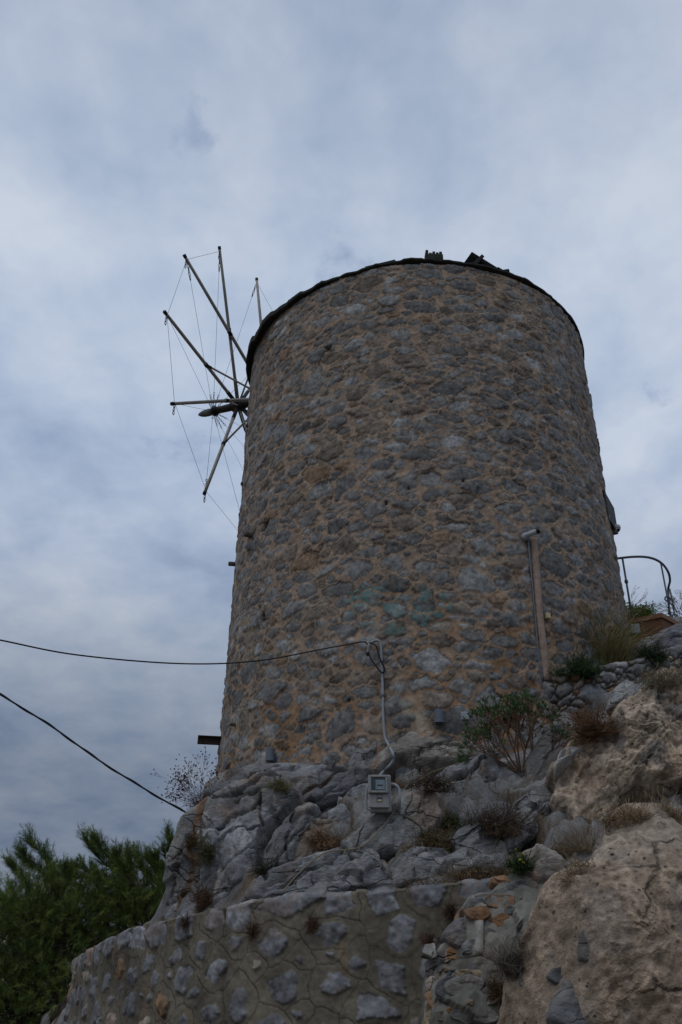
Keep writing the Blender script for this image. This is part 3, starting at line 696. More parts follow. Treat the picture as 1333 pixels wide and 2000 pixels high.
    if style == 'lime':
        b1_, e1_, i1_ = blocks(U + .03 * mid + 9, Vv + .04 * low + 9, .36, seed); blocky = np.clip(b1_ / .06, -2.2, 2.2) - .8 * np.exp(-e1_ / .035) * sstep(-.1, .15, low)
        a = math.radians(strata[0]); s_ = (-np.sin(a) * U + np.cos(a) * Vv) * strata[2] * .75 + .12 * mid + .30 * low + .35 * i1_
        saw = s_ - np.floor(s_); lay = np.floor(s_)
        step_ = vnoise(np.stack([lay * .77, lay * 0 + seed, lay * 0], -1), seed + 5) - .5
        gap_ = np.exp(-(np.minimum(saw, 1 - saw) / .035) ** 2) * sstep(-.10, .10, fbm(PW * 1.6, 3, seed + 21))
        b2_, e2_, i2_ = blocks(U * .8 + .06 * mid + 5, Vv + .06 * low + 5, .13, seed + 1); saw2 = (s_ * 3.1 + 1.7 * low) % 1
        H = H + rough * in_ * (.014 * low + .007 * mid + .009 * fine + (.026 * blocky + .22 * b2_ + .6 * strata[1] * (1.5 * step_ + 1.5 * (saw - .5)) + .006 * (saw2 - .5) - strata[1] * .9 * gap_)) + .011 * rough * (ridge(PW * 5.3, 3, seed + 30) - .6) * in_
        crk = ridge(PW * np.array([1.2, 1.2, 1.7]) + .12 * mid[..., None], 1, seed + 40); ck = sstep(.945, .985, crk) * sstep(-.1, .1, low) * rough
        H = H - .035 * ck * in_
        zc = PW @ _F; qx, qy = 666.5 + FPX * (PW @ CR) / zc + 9 * mid + 5 * fine, 1000 - FPX * (PW @ CU) / zc + 9 * low + 6 * mid
        cutd = np.zeros(H.shape); runs = []
        for pts, wd, dp in CRACKS_AND_SHADE:
            pa = np.array(pts)
            if pa[:, 0].max() < qx.min() - 9 or pa[:, 0].min() > qx.max() + 9 or pa[:, 1].max() < qy.min() - 9 or pa[:, 1].min() > qy.max() + 9: continue
            kx = np.clip(1 - seg_dist(qx, qy, pts) / (wd * 1.5), 0, 1); H = H - dp * kx ** .7 * in_; cutd = np.maximum(cutd, kx ** .6)
        for pts, wd, cc_r in RUNS:
            pa = np.array(pts)
            if pa[:, 0].max() < qx.min() - 9 or pa[:, 0].min() > qx.max() + 9 or pa[:, 1].max() < qy.min() - 9 or pa[:, 1].min() > qy.max() + 9: continue
            runs.append((sstep(1.6, .3, seg_dist(qx, qy, pts) / wd + .8 * mid + 1.4 * fine) * .7, cc_r))
        c = 1.13 * np.array(col) * (1 + .40 * mid + .5 * fine + .35 * low)[..., None]
        warm = sstep(-.05, .3, fbm(PW * 1.9, 4, seed + 50))[..., None] * .45
        c = c * (1 - warm) + np.array([.235, .205, .17]) * warm * (1 + .5 * fine)[..., None]
        och = (sstep(.12, .3, fbm(PW * 2.7, 4, seed + 60)) * ochre)[..., None]
        c = c * (1 - och) + np.array([.26, .135, .065]) * och * (1 + mid)[..., None]
        wh = sstep(.36, .42, fbm(np.stack([PW[..., 0] * 7, PW[..., 1] * 3, PW[..., 2] * 1.1], -1), 3, seed + 70))[..., None] * .45
        c = c * (1 - wh) + np.array([.43, .41, .37]) * wh
        for rm, cc_r in runs: c = c * (1 - rm[..., None]) + np.array(cc_r) * rm[..., None]
        c = c * (1 - .55 * cutd)[..., None]  # crevice shade painted into the colour along the traced lines
        c = c * (1 + .14 * i1_ + .10 * i2_ - .5 * np.clip(gap_ * .6 + ck, 0, 1))[..., None]  # random block tone, plus painted shade in bedding gaps and fine cracks
    else:                                      # tufa / conglomerate: lumps, pits, grey inclusions
        lump = 1 - ridge(PW * 2.4, 3, seed + 30)
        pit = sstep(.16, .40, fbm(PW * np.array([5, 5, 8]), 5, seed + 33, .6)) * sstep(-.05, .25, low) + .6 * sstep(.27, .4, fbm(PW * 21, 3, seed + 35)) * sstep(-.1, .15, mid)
        H = H + rough * in_ * (.11 * low + .055 * mid + .035 * fine + .05 * (lump - .4) + .03 * (ridge(PW * 9, 3, seed + 37) - .6) - .03 * np.clip(pit, 0, 1.2))
        c = np.array(col) * (1 + .5 * mid + .6 * fine + .3 * low)[..., None]
        pale = sstep(.05, .3, fbm(PW * 2.9, 4, seed + 50))[..., None] * .55
        c = c * (1 - pale) + np.array([.42, .355, .285]) * pale * (1 + .5 * fine)[..., None]
        gry = sstep(.17, .24, fbm(PW * gf, 3, seed + 55))[..., None] * gry
        c = c * (1 - gry) + np.array([.18, .175, .17]) * gry * (1 + .6 * mid)[..., None]
        rus = sstep(.15, .3, fbm(PW * 3.1, 4, seed + 58))[..., None] * ochre
        c = c * (1 - rus) + np.array([.27, .16, .09]) * rus
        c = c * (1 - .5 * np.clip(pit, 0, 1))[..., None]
    PF = P0 + U[..., None] * e1 + Vv[..., None] * e2 + H[..., None] * n
    PF = PF + (.015 * rough * np.stack([fbm(PW * 9 + 50, 3, seed + 80), fbm(PW * 9 + 90, 3, seed + 81), fbm(PW * 9 + 130, 3, seed + 82)], -1)) * in_[..., None]
    c0 = PF[0].mean(0); V = [c0[None]]; Fs = []
    V.append(PF.reshape(-1, 3)); cols = [c[0].mean(0)[None], c.reshape(-1, 3)]
    # sides and back
    ed = PF[-1] - P0; flat = ed - np.outer(ed @ n, n)
    for (sc_, dd) in ((1.0, .35), (.9, .75), (.55, 1.0)):
        ring = P0 + flat * sc_ - n * back * dd + .04 * np.stack([fbm(edge * 6 + dd * 9, 3, seed + 90)] * 3, -1)
        V.append(ring); cols.append(c[-1] * .9)
    V.append((P0 - n * back)[None]); cols.append(c[0].mean(0)[None])
    V = np.vstack(V); cols = np.clip(np.vstack(cols), .008, .85); n_r = nr + 3
    j = np.arange(nth); j2 = (j + 1) % nth
    for k in range(nth): Fs.append((0, 1 + k, 1 + (k + 1) % nth))
    a, b = np.meshgrid(np.arange(n_r - 1), j, indexing='ij'); b2 = (b + 1) % nth
    Fs += [tuple(x) for x in np.stack([1 + a * nth + b, 1 + (a + 1) * nth + b, 1 + (a + 1) * nth + b2, 1 + a * nth + b2], -1).reshape(-1, 4)]
    last = 1 + (n_r - 1) * nth
    for k in range(nth): Fs.append((len(V) - 1, last + (k + 1) % nth, last + k))
    return V, Fs, cols
def rock(outl, label, name='boulder', cat='rock', m='limestone', group=None, **k):
    V, Fs, c = rock_geo(outl, **k); reg(V, Fs)
    mb = MB(); mb.add(V, Fs, c); o = mb.build(name, M[m])
    return tag(o, label, cat, group)
G = (.205, .205, .208)
rock([(405,1535),(432,1520),(480,1500),(530,1492),(572,1488),(600,1490),(640,1470),(640,1510),(575,1545),(530,1560),(470,1580),(430,1600),(408,1570)], 'layered grey rock ledge under the left foot of the tower', 'rock_ledge', dY=-.12, T=.16, bev=.25, tilt=34, yaw=-20, back=1.2, seed=101, strata=(22, .05, 6), col=(.19,.19,.192))
rock([(402,1545),(378,1590),(372,1612),(347,1648),(330,1690),(323,1725),(330,1740),(316,1800),(380,1800),(402,1772),(425,1700),(420,1600)], 'pale grey cliff face with a rust orange streak at the far left of the crag', 'cliff', Y=9.3, T=.14, bev=.2, tilt=8, yaw=-38, back=2.2, seed=102, strata=(66, .04, 5), ochre=.8, grow=.98)
rock([(408,1560),(440,1545),(500,1525),(574,1535),(580,1552),(545,1600),(520,1640),(512,1665),(505,1715),(480,1745),(440,1768),(395,1790),(398,1700),(395,1640)], 'large smooth grey limestone mass with white drip streaks above the wall', 'limestone_outcrop', Y=8.75, T=.42, bev=.35, tilt=28, yaw=-14, back=1.6, seed=103, strata=(35, .05, 3.5), col=(.20,.20,.205), res=.015, grow=1.03)
rock([(577,1548),(614,1512),(650,1502),(684,1499),(692,1530),(660,1560),(622,1577),(600,1572),(575,1600),(548,1612),(540,1606)], 'long dark grey slab slanting up towards the meter box', 'rock_slab', dY=-.32, T=.26, bev=.13, tilt=20, yaw=5, back=.9, seed=104, strata=(32, .045, 5), col=(.165,.165,.168))
rock([(517,1664),(540,1624),(570,1595),(596,1568),(621,1583),(622,1602),(602,1628),(584,1648),(577,1682),(522,1713)], 'angular grey block leaning left of the dry brown scrub', dY=-.42, T=.3, bev=.10, tilt=24, yaw=10, back=.9, seed=105, facets=4, strata=(60, .015, 5))
rock([(470,1757),(489,1735),(561,1698),(615,1673),(665,1658),(678,1670),(681,1695),(650,1736),(552,1752)], 'low layered grey slab lying along the top of the retaining wall', 'rock_slab', dY=-.15, T=.22, bev=.14, tilt=32, yaw=-8, back=.7, seed=106, strata=(28, .05, 6))
rock([(638,1742),(674,1695),(703,1688),(724,1662),(735,1671),(742,1699),(768,1726),(690,1742)], 'grey pyramid shaped boulder behind the middle of the retaining wall', dY=-.16, T=.22, bev=.12, tilt=30, yaw=4, back=.6, seed=107, strata=(40, .012, 5))
rock([(672,1640),(720,1618),(762,1587),(784,1556),(812,1541),(834,1543),(846,1563),(856,1590),(845,1612),(806,1655),(760,1668),(700,1668)], 'big pale grey boulder just right of the meter box', dY=-.34, T=.34, bev=.16, tilt=30, yaw=0, back=1.0, seed=108, facets=4, strata=(35, .012, 4), col=(.21,.208,.203))
rock([(838,1545),(862,1517),(910,1498),(951,1484),(1003,1500),(1018,1517),(1004,1545),(962,1575),(914,1604),(881,1606),(848,1580)], 'wide smooth grey boulder below the green spurge bush', dY=-.30, T=.32, bev=.18, tilt=32, yaw=5, back=1.0, seed=109, facets=3, strata=(30, .010, 4), col=(.20,.20,.20))
rock([(1022,1535),(1030,1495),(1047,1458),(1075,1425),(1099,1392),(1116,1393),(1136,1417),(1152,1428),(1140,1450),(1114,1478),(1088,1505),(1077,1530),(1047,1545)], 'tall upright grey slab behind the right side of the spurge bush', 'rock_slab', dY=-.25, T=.26, bev=.16, tilt=16, yaw=8, back=.8, seed=110, facets=3, strata=(55, .010, 3), col=(.195,.195,.195))
rock([(988,1663),(993,1613),(1010,1566),(1047,1544),(1082,1526),(1092,1568),(1097,1613),(1077,1630),(1032,1640),(1005,1664)], 'grey block with a dark crack left of the tan outcrop', dY=-.28, T=.28, bev=.12, tilt=20, yaw=8, back=.8, seed=111, facets=4, strata=(28, .014, 3))
rock([(730,1500),(762,1470),(840,1432),(907,1407),(962,1398),(1036,1398),(1050,1440),(1003,1468),(951,1490),(884,1506),(838,1510),(790,1490),(762,1505)], 'pale tan grey bedrock sloping up to the tower foot beside the spurge bush', 'bedrock_slope', dY=-.12, T=.24, bev=.28, tilt=38, yaw=0, back=1.0, seed=112, facets=2, strata=(24, .04, 5), col=(.25,.228,.20), ochre=.5)
rock([(884,1641),(905,1622),(951,1603),(994,1611),(986,1648),(903,1670)], 'small grey boulder between dry scrub clumps above the wall', dY=-.2, T=.16, bev=.1, tilt=30, back=.6, seed=113)
rock([(836,1690),(900,1664),(988,1646),(992,1690),(985,1712),(850,1716)], 'low grey rock half hidden in dry grass behind the wall', dY=-.12, T=.15, bev=.12, tilt=30, back=.6, seed=114)
rock([(764,1690),(807,1659),(876,1669),(888,1702),(838,1722),(772,1727)], 'grey rock with an ochre edge behind the wall coping', dY=-.14, T=.16, bev=.1, tilt=30, back=.6, seed=115, ochre=.8)
rock([(655,1505),(690,1488),(735,1468),(770,1462),(800,1480),(770,1500),(735,1520),(700,1540),(680,1528)], 'weathered grey ledge at the tower foot above the meter box', 'rock_ledge', dY=-.2, T=.2, bev=.14, tilt=30, back=.7, seed=116, strata=(30, .03, 9), ochre=.6)
rock([(775,1500),(800,1488),(846,1484),(852,1506),(830,1536),(800,1540),(778,1530)], 'rusty grey rock cluster right above the meter box cable', dY=-.14, T=.14, bev=.07, tilt=25, back=.5, seed=117, strata=(20, .03, 14), ochre=.9)
rock([(560,1605),(600,1620),(672,1610),(690,1640),(660,1665),(600,1690),(570,1680)], 'rust brown rock ledge beneath the dry scrub', 'rock_ledge', dY=-.02, T=.14, bev=.12, tilt=35, back=.6, seed=118, ochre=.8, col=(.19,.16,.13))
rock([(690,1545),(720,1530),(728,1570),(720,1590),(700,1605),(668,1600),(668,1565)], 'jagged grey stone wedged left of the meter box', dY=-.1, T=.12, bev=.06, tilt=20, back=.5, seed=119, ochre=.5)
rock([(676,1520),(700,1512),(724,1520),(722,1534),(694,1544),(674,1540)], 'small orange stained stone left above the meter box', 'stone', dY=-.2, T=.1, bev=.05, tilt=20, back=.4, seed=120, ochre=1.0, res=.014)
rock([(640,1590),(668,1572),(690,1600),(680,1625),(640,1625)], 'small grey stone in the dry scrub left of the pale boulder', 'stone', dY=-.14, T=.1, bev=.06, tilt=25, back=.4, seed=121, res=.014)
T_ = (.30, .235, .175)
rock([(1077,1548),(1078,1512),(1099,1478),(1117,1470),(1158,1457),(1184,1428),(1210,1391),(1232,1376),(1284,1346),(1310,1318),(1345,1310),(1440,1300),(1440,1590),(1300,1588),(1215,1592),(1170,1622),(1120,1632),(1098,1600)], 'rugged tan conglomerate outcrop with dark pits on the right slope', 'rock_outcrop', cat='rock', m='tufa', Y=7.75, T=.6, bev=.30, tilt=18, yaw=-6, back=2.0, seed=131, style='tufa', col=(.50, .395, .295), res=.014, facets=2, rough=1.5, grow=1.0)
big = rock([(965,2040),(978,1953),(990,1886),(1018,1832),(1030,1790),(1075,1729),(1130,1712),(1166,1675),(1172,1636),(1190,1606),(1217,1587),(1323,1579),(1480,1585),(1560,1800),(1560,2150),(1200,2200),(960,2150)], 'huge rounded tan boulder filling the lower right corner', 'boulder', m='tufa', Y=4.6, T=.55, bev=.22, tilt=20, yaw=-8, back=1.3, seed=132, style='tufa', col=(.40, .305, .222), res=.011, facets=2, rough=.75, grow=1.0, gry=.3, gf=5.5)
# ochre and grey stones under the tan outcrop, rocks by the terrace
rock([(1225,1275),(1290,1240),(1333,1218),(1400,1200),(1400,1262),(1333,1268),(1262,1290)], 'dark grey rocks piled under the brown planter', 'rock_pile', Y=11.6, T=.2, bev=.12, tilt=20, back=.8, seed=140, strata=(30, .04, 7), col=(.15,.155,.165))
rock([(1296,1262),(1302,1238),(1333,1219),(1380,1215),(1380,1262),(1330,1280)], 'slate grey angular block right of the brown planter', 'boulder', Y=11.2, T=.14, bev=.05, tilt=10, back=.5, seed=141, facets=4, strata=(30, .006, 4), col=(.16,.165,.18), ochre=.0)
rock([(1188,1385),(1202,1345),(1225,1328),(1240,1338),(1238,1366),(1214,1388)], 'pale rounded stone leaning on the dry stone wall', 'stone', Y=8.9, T=.14, bev=.1, tilt=10, back=.3, seed=142, ochre=.1, col=(.25,.25,.245))
rock([(1082,1500),(1090,1468),(1118,1456),(1150,1462),(1152,1476),(1110,1490)], 'small pale stone on the lip of the tan outcrop', 'stone', Y=7.5, T=.1, bev=.06, tilt=30, back=.3, seed=143, ochre=.0, col=(.34,.33,.32), grow=.9)
rock([(1005,1700),(1000,1682),(1022,1668),(1050,1660),(1080,1672),(1108,1690),(1100,1712),(1050,1720)], 'layered pale stone capping the right end of the cement wall', 'stone', Y=6.65, T=.15, bev=.07, tilt=35, back=.4, seed=144, strata=(8, .025, 12), ochre=.4, col=(.25,.22,.19))
rock([(1160,1655),(1172,1640),(1190,1640),(1188,1665),(1168,1672)], 'little grey stone in the gully beside the huge boulder', 'stone', Y=6.4, T=.06, bev=.04, tilt=30, back=.2, seed=145, ochre=.2)

# rubble end of the retaining wall: cement with rough orange and dark stones pushed into it
mb = MB()
bo = [(836,2060),(838,1933),(850,1866),(876,1823),(900,1799),(915,1752),(958,1740),(985,1714),(1040,1700),(1092,1704),(1078,1742),(1034,1792),(1014,1850),(990,1900),(975,2060)]
V, Fs, c = rock_geo(bo, Y=6.45, T=.30, bev=.22, tilt=14, yaw=4, back=.9, seed=150, style='lime', strata=(10, .02, 5), col=(.15,.145,.125), ochre=.05, res=.012, facets=4, rough=.65, grow=1.0)
reg(V, Fs); mb.add(V, Fs, c)
rub = mb.build('rubble_buttress', M['cement']); tag(rub, 'ragged rubble and cement end of the retaining wall with rust orange stones', 'wall')
rng = np.random.default_rng(77)
def embed(parent, px, py, w, h, Y, col, seed, name='stone', T=.07, m='limestone', och=.3, lab=None, tilt=12):
    w, h = w * 1.12, h * 1.12; kq = int(rng.integers(5, 8)); a = (np.arange(kq) + rng.uniform(-.3, .3, kq)) / kq * 2 * np.pi + rng.uniform(0, .6); r_ = rng.uniform(.8, 1.15, kq)
    o_ = np.stack([px + w / 2 * np.cos(a) * r_, py + h / 2 * np.sin(a) * r_], -1)
    V, Fs, c = rock_geo(o_, Y=Y, T=T, bev=.05, tilt=tilt, back=.16, seed=seed, res=.013, col=col, ochre=och, strata=(rng.uniform(-30, 30), .016, 9), facets=2, rough=.45)
    reg(V, Fs); m_ = MB(); m_.add(V, Fs, c); o = m_.build(name, M[m], parent)
    if lab: o['label'] = lab
    return o
BB = BVHTree.FromPolygons([tuple(v) for v in V], Fs) if False else BVHTree.FromPolygons([tuple(v) for v in np.vstack(BV)], BF)
def surf(px, py):
    d = ray(px, py); h = BB.ray_cast((0, 0, 0), Vector(d).normalized())
    return np.array(h[0]) if h[0] is not None else None
OR, DK, BN = (.185, .10, .052), (.075, .078, .09), (.19, .145, .105)
for q, (px, py, w, h, cl_, oc) in enumerate([(978,1763,52,26,OR,.6),(935,1785,40,26,OR,.5),(905,1800,30,40,BN,.6),(980,1803,42,26,OR,.5),(902,1822,50,40,DK,.2),(945,1835,24,10,OR,.3),(893,1863,36,28,OR,.5),(945,1862,26,18,OR,.4),(862,1886,40,44,DK,.1),(876,1890,20,26,(.36,.31,.26),.3),(918,1906,44,24,(.24,.19,.13),.4),(910,1925,60,30,(.16,.16,.155),.2),(860,1955,44,30,(.25,.19,.13),.6),(846,1920,18,22,(.36,.3,.25),.4),(844,1990,26,60,(.35,.28,.19),.5),(914,1960,16,18,BN,.6),(885,1975,20,12,OR,.4),(1040,1690,22,10,OR,.4),(980,1722,26,22,(.36,.22,.13),.6),(842,1860,24,30,(.18,.18,.18),.3),(885,1935,50,36,DK,.2),(1010,1745,44,34,(.15,.15,.145),.1),(955,1738,36,22,(.16,.16,.15),.1),(1000,1785,30,24,(.13,.13,.125),.1),(930,1765,26,24,(.14,.14,.14),.1),(960,1830,34,26,(.13,.13,.13),.1),(925,1850,30,26,(.14,.14,.135),.1),(935,1885,36,26,(.13,.125,.12),.1),(890,1910,34,24,DK,.1),(950,1950,40,30,(.12,.12,.12),.1),(870,1905,24,24,BN,.2),(905,1985,36,26,(.13,.13,.125),.1),(950,1985,36,24,(.12,.12,.12),.1),(868,1985,26,22,(.2,.18,.15),.2),(1030,1725,36,22,(.2,.18,.155),.2)]):
    p = surf(px, py)
    embed(rub, px, py, w * 1.25, h * 1.25, (p[1] if p is not None else 6.3) + .03, cl_, 300 + q, och=oc, T=.028)

for q, (px, py, w, h) in enumerate([(1128, 1968, 120, 96), (1097, 1908, 48, 34), (1147, 1848, 36, 62), (1020, 1905, 16, 50)]):
    p = surf(px, py); embed(big, px, py, w, h, p[1] + .022, (.125, .127, .13), 360 + q, name='grey_inclusion', T=.03, och=.0, tilt=20)

# ------------------------------------------------------------------ laid walls
def catmull(P, m):
    P = np.asarray(P, float); Q = np.vstack([2 * P[0] - P[1], P, 2 * P[-1] - P[-2]]); out = []
    for i in range(1, len(Q) - 2):
        t = np.linspace(0, 1, m, endpoint=False)[:, None]
        out.append(.5 * (2 * Q[i] + (Q[i + 1] - Q[i - 1]) * t + (2 * Q[i - 1] - 5 * Q[i] + 4 * Q[i + 1] - Q[i + 2]) * t ** 2 + (-Q[i - 1] + 3 * Q[i] - 3 * Q[i + 1] + Q[i + 2]) * t ** 3))
    return np.vstack(out + [P[-1:]])
def wall(name, path, height, h, sizes, gap, material, colour, thick=.35, pre=None, grow=3, elong=(1.1, 1.8), seed=1, joint=-.03, dome=.03, jit=.02, cell=False, batter=0.0, tilt=.12, rough=.05):
    rng = np.random.default_rng(seed)
    P = catmull(path, 24); sl_ = np.r_[0, np.cumsum(np.linalg.norm(np.diff(P[:, :2], axis=0), axis=1))]
    ns_ = int(sl_[-1] / h); sx = np.arange(ns_) * h
    X, Y, Zt = (np.interp(sx, sl_, P[:, k]) for k in range(3))
    tx, ty = np.gradient(X), np.gradient(Y); ln = np.hypot(tx, ty); nxn, nyn = ty / ln, -tx / ln
    flip = np.sign(-(X[ns_ // 2] * nxn[ns_ // 2] + Y[ns_ // 2] * nyn[ns_ // 2])); nxn, nyn = nxn * flip, nyn * flip
    kk = 15; pad = lambda a: np.convolve(np.r_[[a[0]] * kk, a, [a[-1]] * kk], np.ones(2 * kk + 1) / (2 * kk + 1), 'valid'); nxn, nyn = pad(nxn), pad(nyn)
    nz_ = int(height / h)
    L, info, din, dout, sh = pack(ns_, nz_, h, sizes, gap, pre=(lambda put: pre(put, sx[-1], height, rng)) if pre else None, grow=grow, rng=rng, elong=elong, tilt=tilt, rough=rough)
    Zr = (np.arange(nz_) - nz_ + 1)[:, None] * h + Zt[None, :]
    PW = np.stack(np.broadcast_arrays(X[None, :], Y[None, :], Zr), -1)
    nst = len(info); low = fbm(PW * 1.4, 3, seed); mid = fbm(PW * 5.5, 4, seed + 1); fine = fbm(PW * 22, 3, seed + 2)
    prot = rng.uniform(0, jit * 2, nst); gxx = rng.normal(0, .10, nst); gzz = rng.normal(0, .10, nst)
    du = sx[None, :] - info[L][..., 0]; dv2 = (np.arange(nz_) * h)[:, None] - info[L][..., 1]
    hs = prot[L] + dome * (1 - np.exp(-din / 2.2)) + np.clip(gxx[L] * du + gzz[L] * dv2, -.02, .02) + .014 * mid + .012 * fine + .016 * (ridge(PW * 6, 3, seed + 6) - .6)
    hm = joint + .012 * mid + .007 * fine
    groove = np.zeros(L.shape)
    if cell:
        NL = L.copy()
        for it in range(36):
            N0 = NL.copy()
            for dx, dz in ((1, 0), (0, 1), (-1, 0), (0, -1)):
                B = sh(N0, dx, dz); NL = np.where((NL == 0) & (B > 0), B, NL)
        b = np.zeros(L.shape, bool)
        for dx, dz in ((1, 0), (0, 1)): b |= (sh(NL, dx, dz) != NL)
        b[:, :2] = False; b[:2] = False; b &= (L == 0) & (dout > 1.5)
        g0 = b.astype(float); g1 = np.maximum.reduce([sh(g0, 1, 0), sh(g0, -1, 0), sh(g0, 0, 1), sh(g0, 0, -1)])
        groove = g0 * (.45 + .55 * sstep(-.25, .1, mid + low))
    H = np.where(L > 0, hs, hm - .004 * groove) + .05 * low
    col = colour(L, info, PW, low, mid, fine, din, dout, groove, rng)
    down = (nz_ - 1 - np.arange(nz_))[:, None] * h
    F3 = PW + np.stack([nxn[None, :] * (H + batter * down), nyn[None, :] * (H + batter * down), 0 * H], -1)
    top = .02 * fine[-1] + .035 * mid[-1]
    F3[-1, :, 2] += top - .01; F3[-2, :, 2] += top * .6
    rows = [F3]; cols = [col]
    for (bk, up) in ((.06, .012), (.5, .015), (1.0, -.01), (1.0, -1.0)):
        Rr = np.stack([X - nxn * thick * bk, Y - nyn * thick * bk, (Zt if up > -.5 else Zt - height) + (up if up > -.5 else 0) + top], -1); rows.append(Rr[None]); cols.append(col[-1:] * 1.05)
    A = np.vstack(rows); Cc = np.vstack(cols); r_, c_ = A.shape[:2]
    i, j = np.meshgrid(np.arange(c_ - 1), np.arange(r_ - 1))
    Fq = np.stack([j * c_ + i, j * c_ + i + 1, (j + 1) * c_ + i + 1, (j + 1) * c_ + i], -1).reshape(-1, 4)
    V = A.reshape(-1, 3)
    o = grid_obj(name, V, Fq, np.clip(Cc, .008, .85).reshape(-1, 3), material)
    sub = A[::6, ::6]; r2, c2 = sub.shape[:2]
    reg(sub.reshape(-1, 3), [(j_ * c2 + i_, j_ * c2 + i_ + 1, (j_ + 1) * c2 + i_ + 1, (j_ + 1) * c2 + i_) for j_ in range(r2 - 1) for i_ in range(c2 - 1)])
    return o
def cement_col(L, info, PW, low, mid, fine, din, dout, groove, rng):
    n = len(info); k = rng.random(n); br = rng.uniform(.72, 1.25, n)[:, None]
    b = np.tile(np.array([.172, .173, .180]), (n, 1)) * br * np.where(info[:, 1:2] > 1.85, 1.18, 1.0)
    for lo, hi, c in ((.0, .05, (.21, .16, .135)), (.05, .12, (.26, .225, .18)), (.12, .14, (.22, .14, .08)), (.14, .17, (.25, .24, .23))):
        w = (k >= lo) & (k < hi); b[w] = np.array(c) * br[w]
    c = b[L] * (1 + .8 * fine + .6 * mid)[..., None]
    pk = sstep(.18, .30, fbm(PW * 5, 3, 501))[..., None] * .4; c = c * (1 - pk) + np.array([.22, .155, .115]) * pk
    m = np.array([.140, .123, .092]) * (1 + .45 * mid + .25 * fine + .5 * low)[..., None]
    dk = sstep(.05, .3, fbm(PW * np.array([2.5, 2.5, .8]), 4, 505))[..., None] * .35; m = m * (1 - dk)
    m = m * (1 - .5 * groove)[..., None]
    rs = .6 * sstep(.22, .3, fbm(PW * np.array([4, 4, 1.5]), 3, 509))[..., None] * .4; m = m * (1 - rs) + np.array([.24, .14, .075]) * rs
    return np.where((L > 0)[..., None], c, m)
def coping(put, Ls, H, rng):
    x = .1
    while x < Ls:
        w = rng.uniform(.26, .44); hh = rng.uniform(.20, .27); put(x + w / 2, H - hh / 2 + .045, w, hh, rng.normal(0, .05), test=False); x += w * .9 + rng.uniform(.03, .13)
wpath = wp.copy()
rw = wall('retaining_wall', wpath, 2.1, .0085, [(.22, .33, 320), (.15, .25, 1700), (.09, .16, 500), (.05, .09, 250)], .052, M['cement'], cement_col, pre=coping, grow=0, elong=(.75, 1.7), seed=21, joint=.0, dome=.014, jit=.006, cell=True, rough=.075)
tag(rw, 'curved retaining wall of stones set in brown cement with scored joints', 'wall', kind='thing')
def dry_col(L, info, PW, low, mid, fine, din, dout, groove, rng):
    n = len(info); k = rng.random(n); br = rng.uniform(.65, 1.3, n)[:, None]
    b = np.tile(np.array([.185, .182, .18]), (n, 1)) * br
    for lo, hi, c in ((.0, .12, (.30, .17, .09)), (.12, .3, (.24, .20, .155)), (.3, .4, (.15, .155, .17))):
        w = (k >= lo) & (k < hi); b[w] = np.array(c) * br[w]
    c = b[L] * (1 + .8 * fine + .7 * mid)[..., None]
    return np.where((L > 0)[..., None], c, np.array([.14, .112, .085]) * (1 + mid)[..., None])
DW = [at(*q) for q in ((1040, 1336, 10.15), (1075, 1322, 10.0), (1120, 1309, 9.95), (1190, 1299, 10.1), (1246, 1291, 10.35), (1290, 1273, 10.6), (1345, 1258, 10.8), (1440, 1240, 11.2))]
dw_ = wall('dry_stone_wall', DW, .95, .012, [(.28, .4, 200), (.18, .28, 900), (.1, .18, 1500), (.05, .1, 1500)], .012, M['masonry'], dry_col, grow=3, elong=(1.2, 2.4), seed=33, joint=-.026, dome=.028, jit=.012, tilt=.25)
tag(dw_, 'low dry stone wall of grey and ochre stones holding the terrace beside the tower', 'wall', kind='thing')

BB = BVHTree.FromPolygons([tuple(v) for v in np.vstack(BV)], BF)
hz_ = lambda p: p
_dep = bpy.context.evaluated_depsgraph_get()
HB = BVHTree.FromObject(hill, _dep)
def surf(px, py, tower_too=False):
    d = Vector(ray(px, py)).normalized(); best = None
    for B in (BB, HB):
        h = B.ray_cast((0, 0, 0), d)
        if h[0] is not None and (best is None or h[3] < best[1]): best = (np.array(h[0]), h[3], np.array(h[1]))
    if tower_too:
        p = tower_hit(px, py); 
        if best is None or np.linalg.norm(p) < best[1]: best = (p, np.linalg.norm(p), tnorm(p))
    return best
def sp(px, py, off=.0, tower_too=False):
    b = surf(px, py, tower_too)
    if b is None: return at(px, py, 10.0)
    return b[0] - unit(b[0]) * off

# ------------------------------------------------------------------ fittings on the tower
UPV = np.array([0, 0, 1.0])
def pipe_px(name, pts, r, m, label, cat, off=.05, n=10, smooth_m=8, parent=None):
    P = np.array([tower_hit(a, b, off) if not isinstance(a, np.ndarray) else a for a, b in pts]); P = catmull(P, smooth_m)
    mb = MB(); mb.tube(P, r, n); o = mb.build(name, m, parent)
    if label: tag(o, label, cat)
    return o, P
o, P = pipe_px('drainpipe', [(1043, 1052), (1047, 1100), (1054, 1200), (1061, 1260), (1069, 1330)], .052, M['plaster'], 'pink plastered pipe running down the right side of the tower', 'pipe', .03, 12)
o, P = pipe_px('conduit', [(1032, 1052), (1035, 1090), (1042, 1160), (1048, 1230), (1052, 1280), (1060, 1330)], .012, M['lampgrey'], 'thin grey conduit below the bullet camera beside the pink pipe', 'conduit', .03, 8)
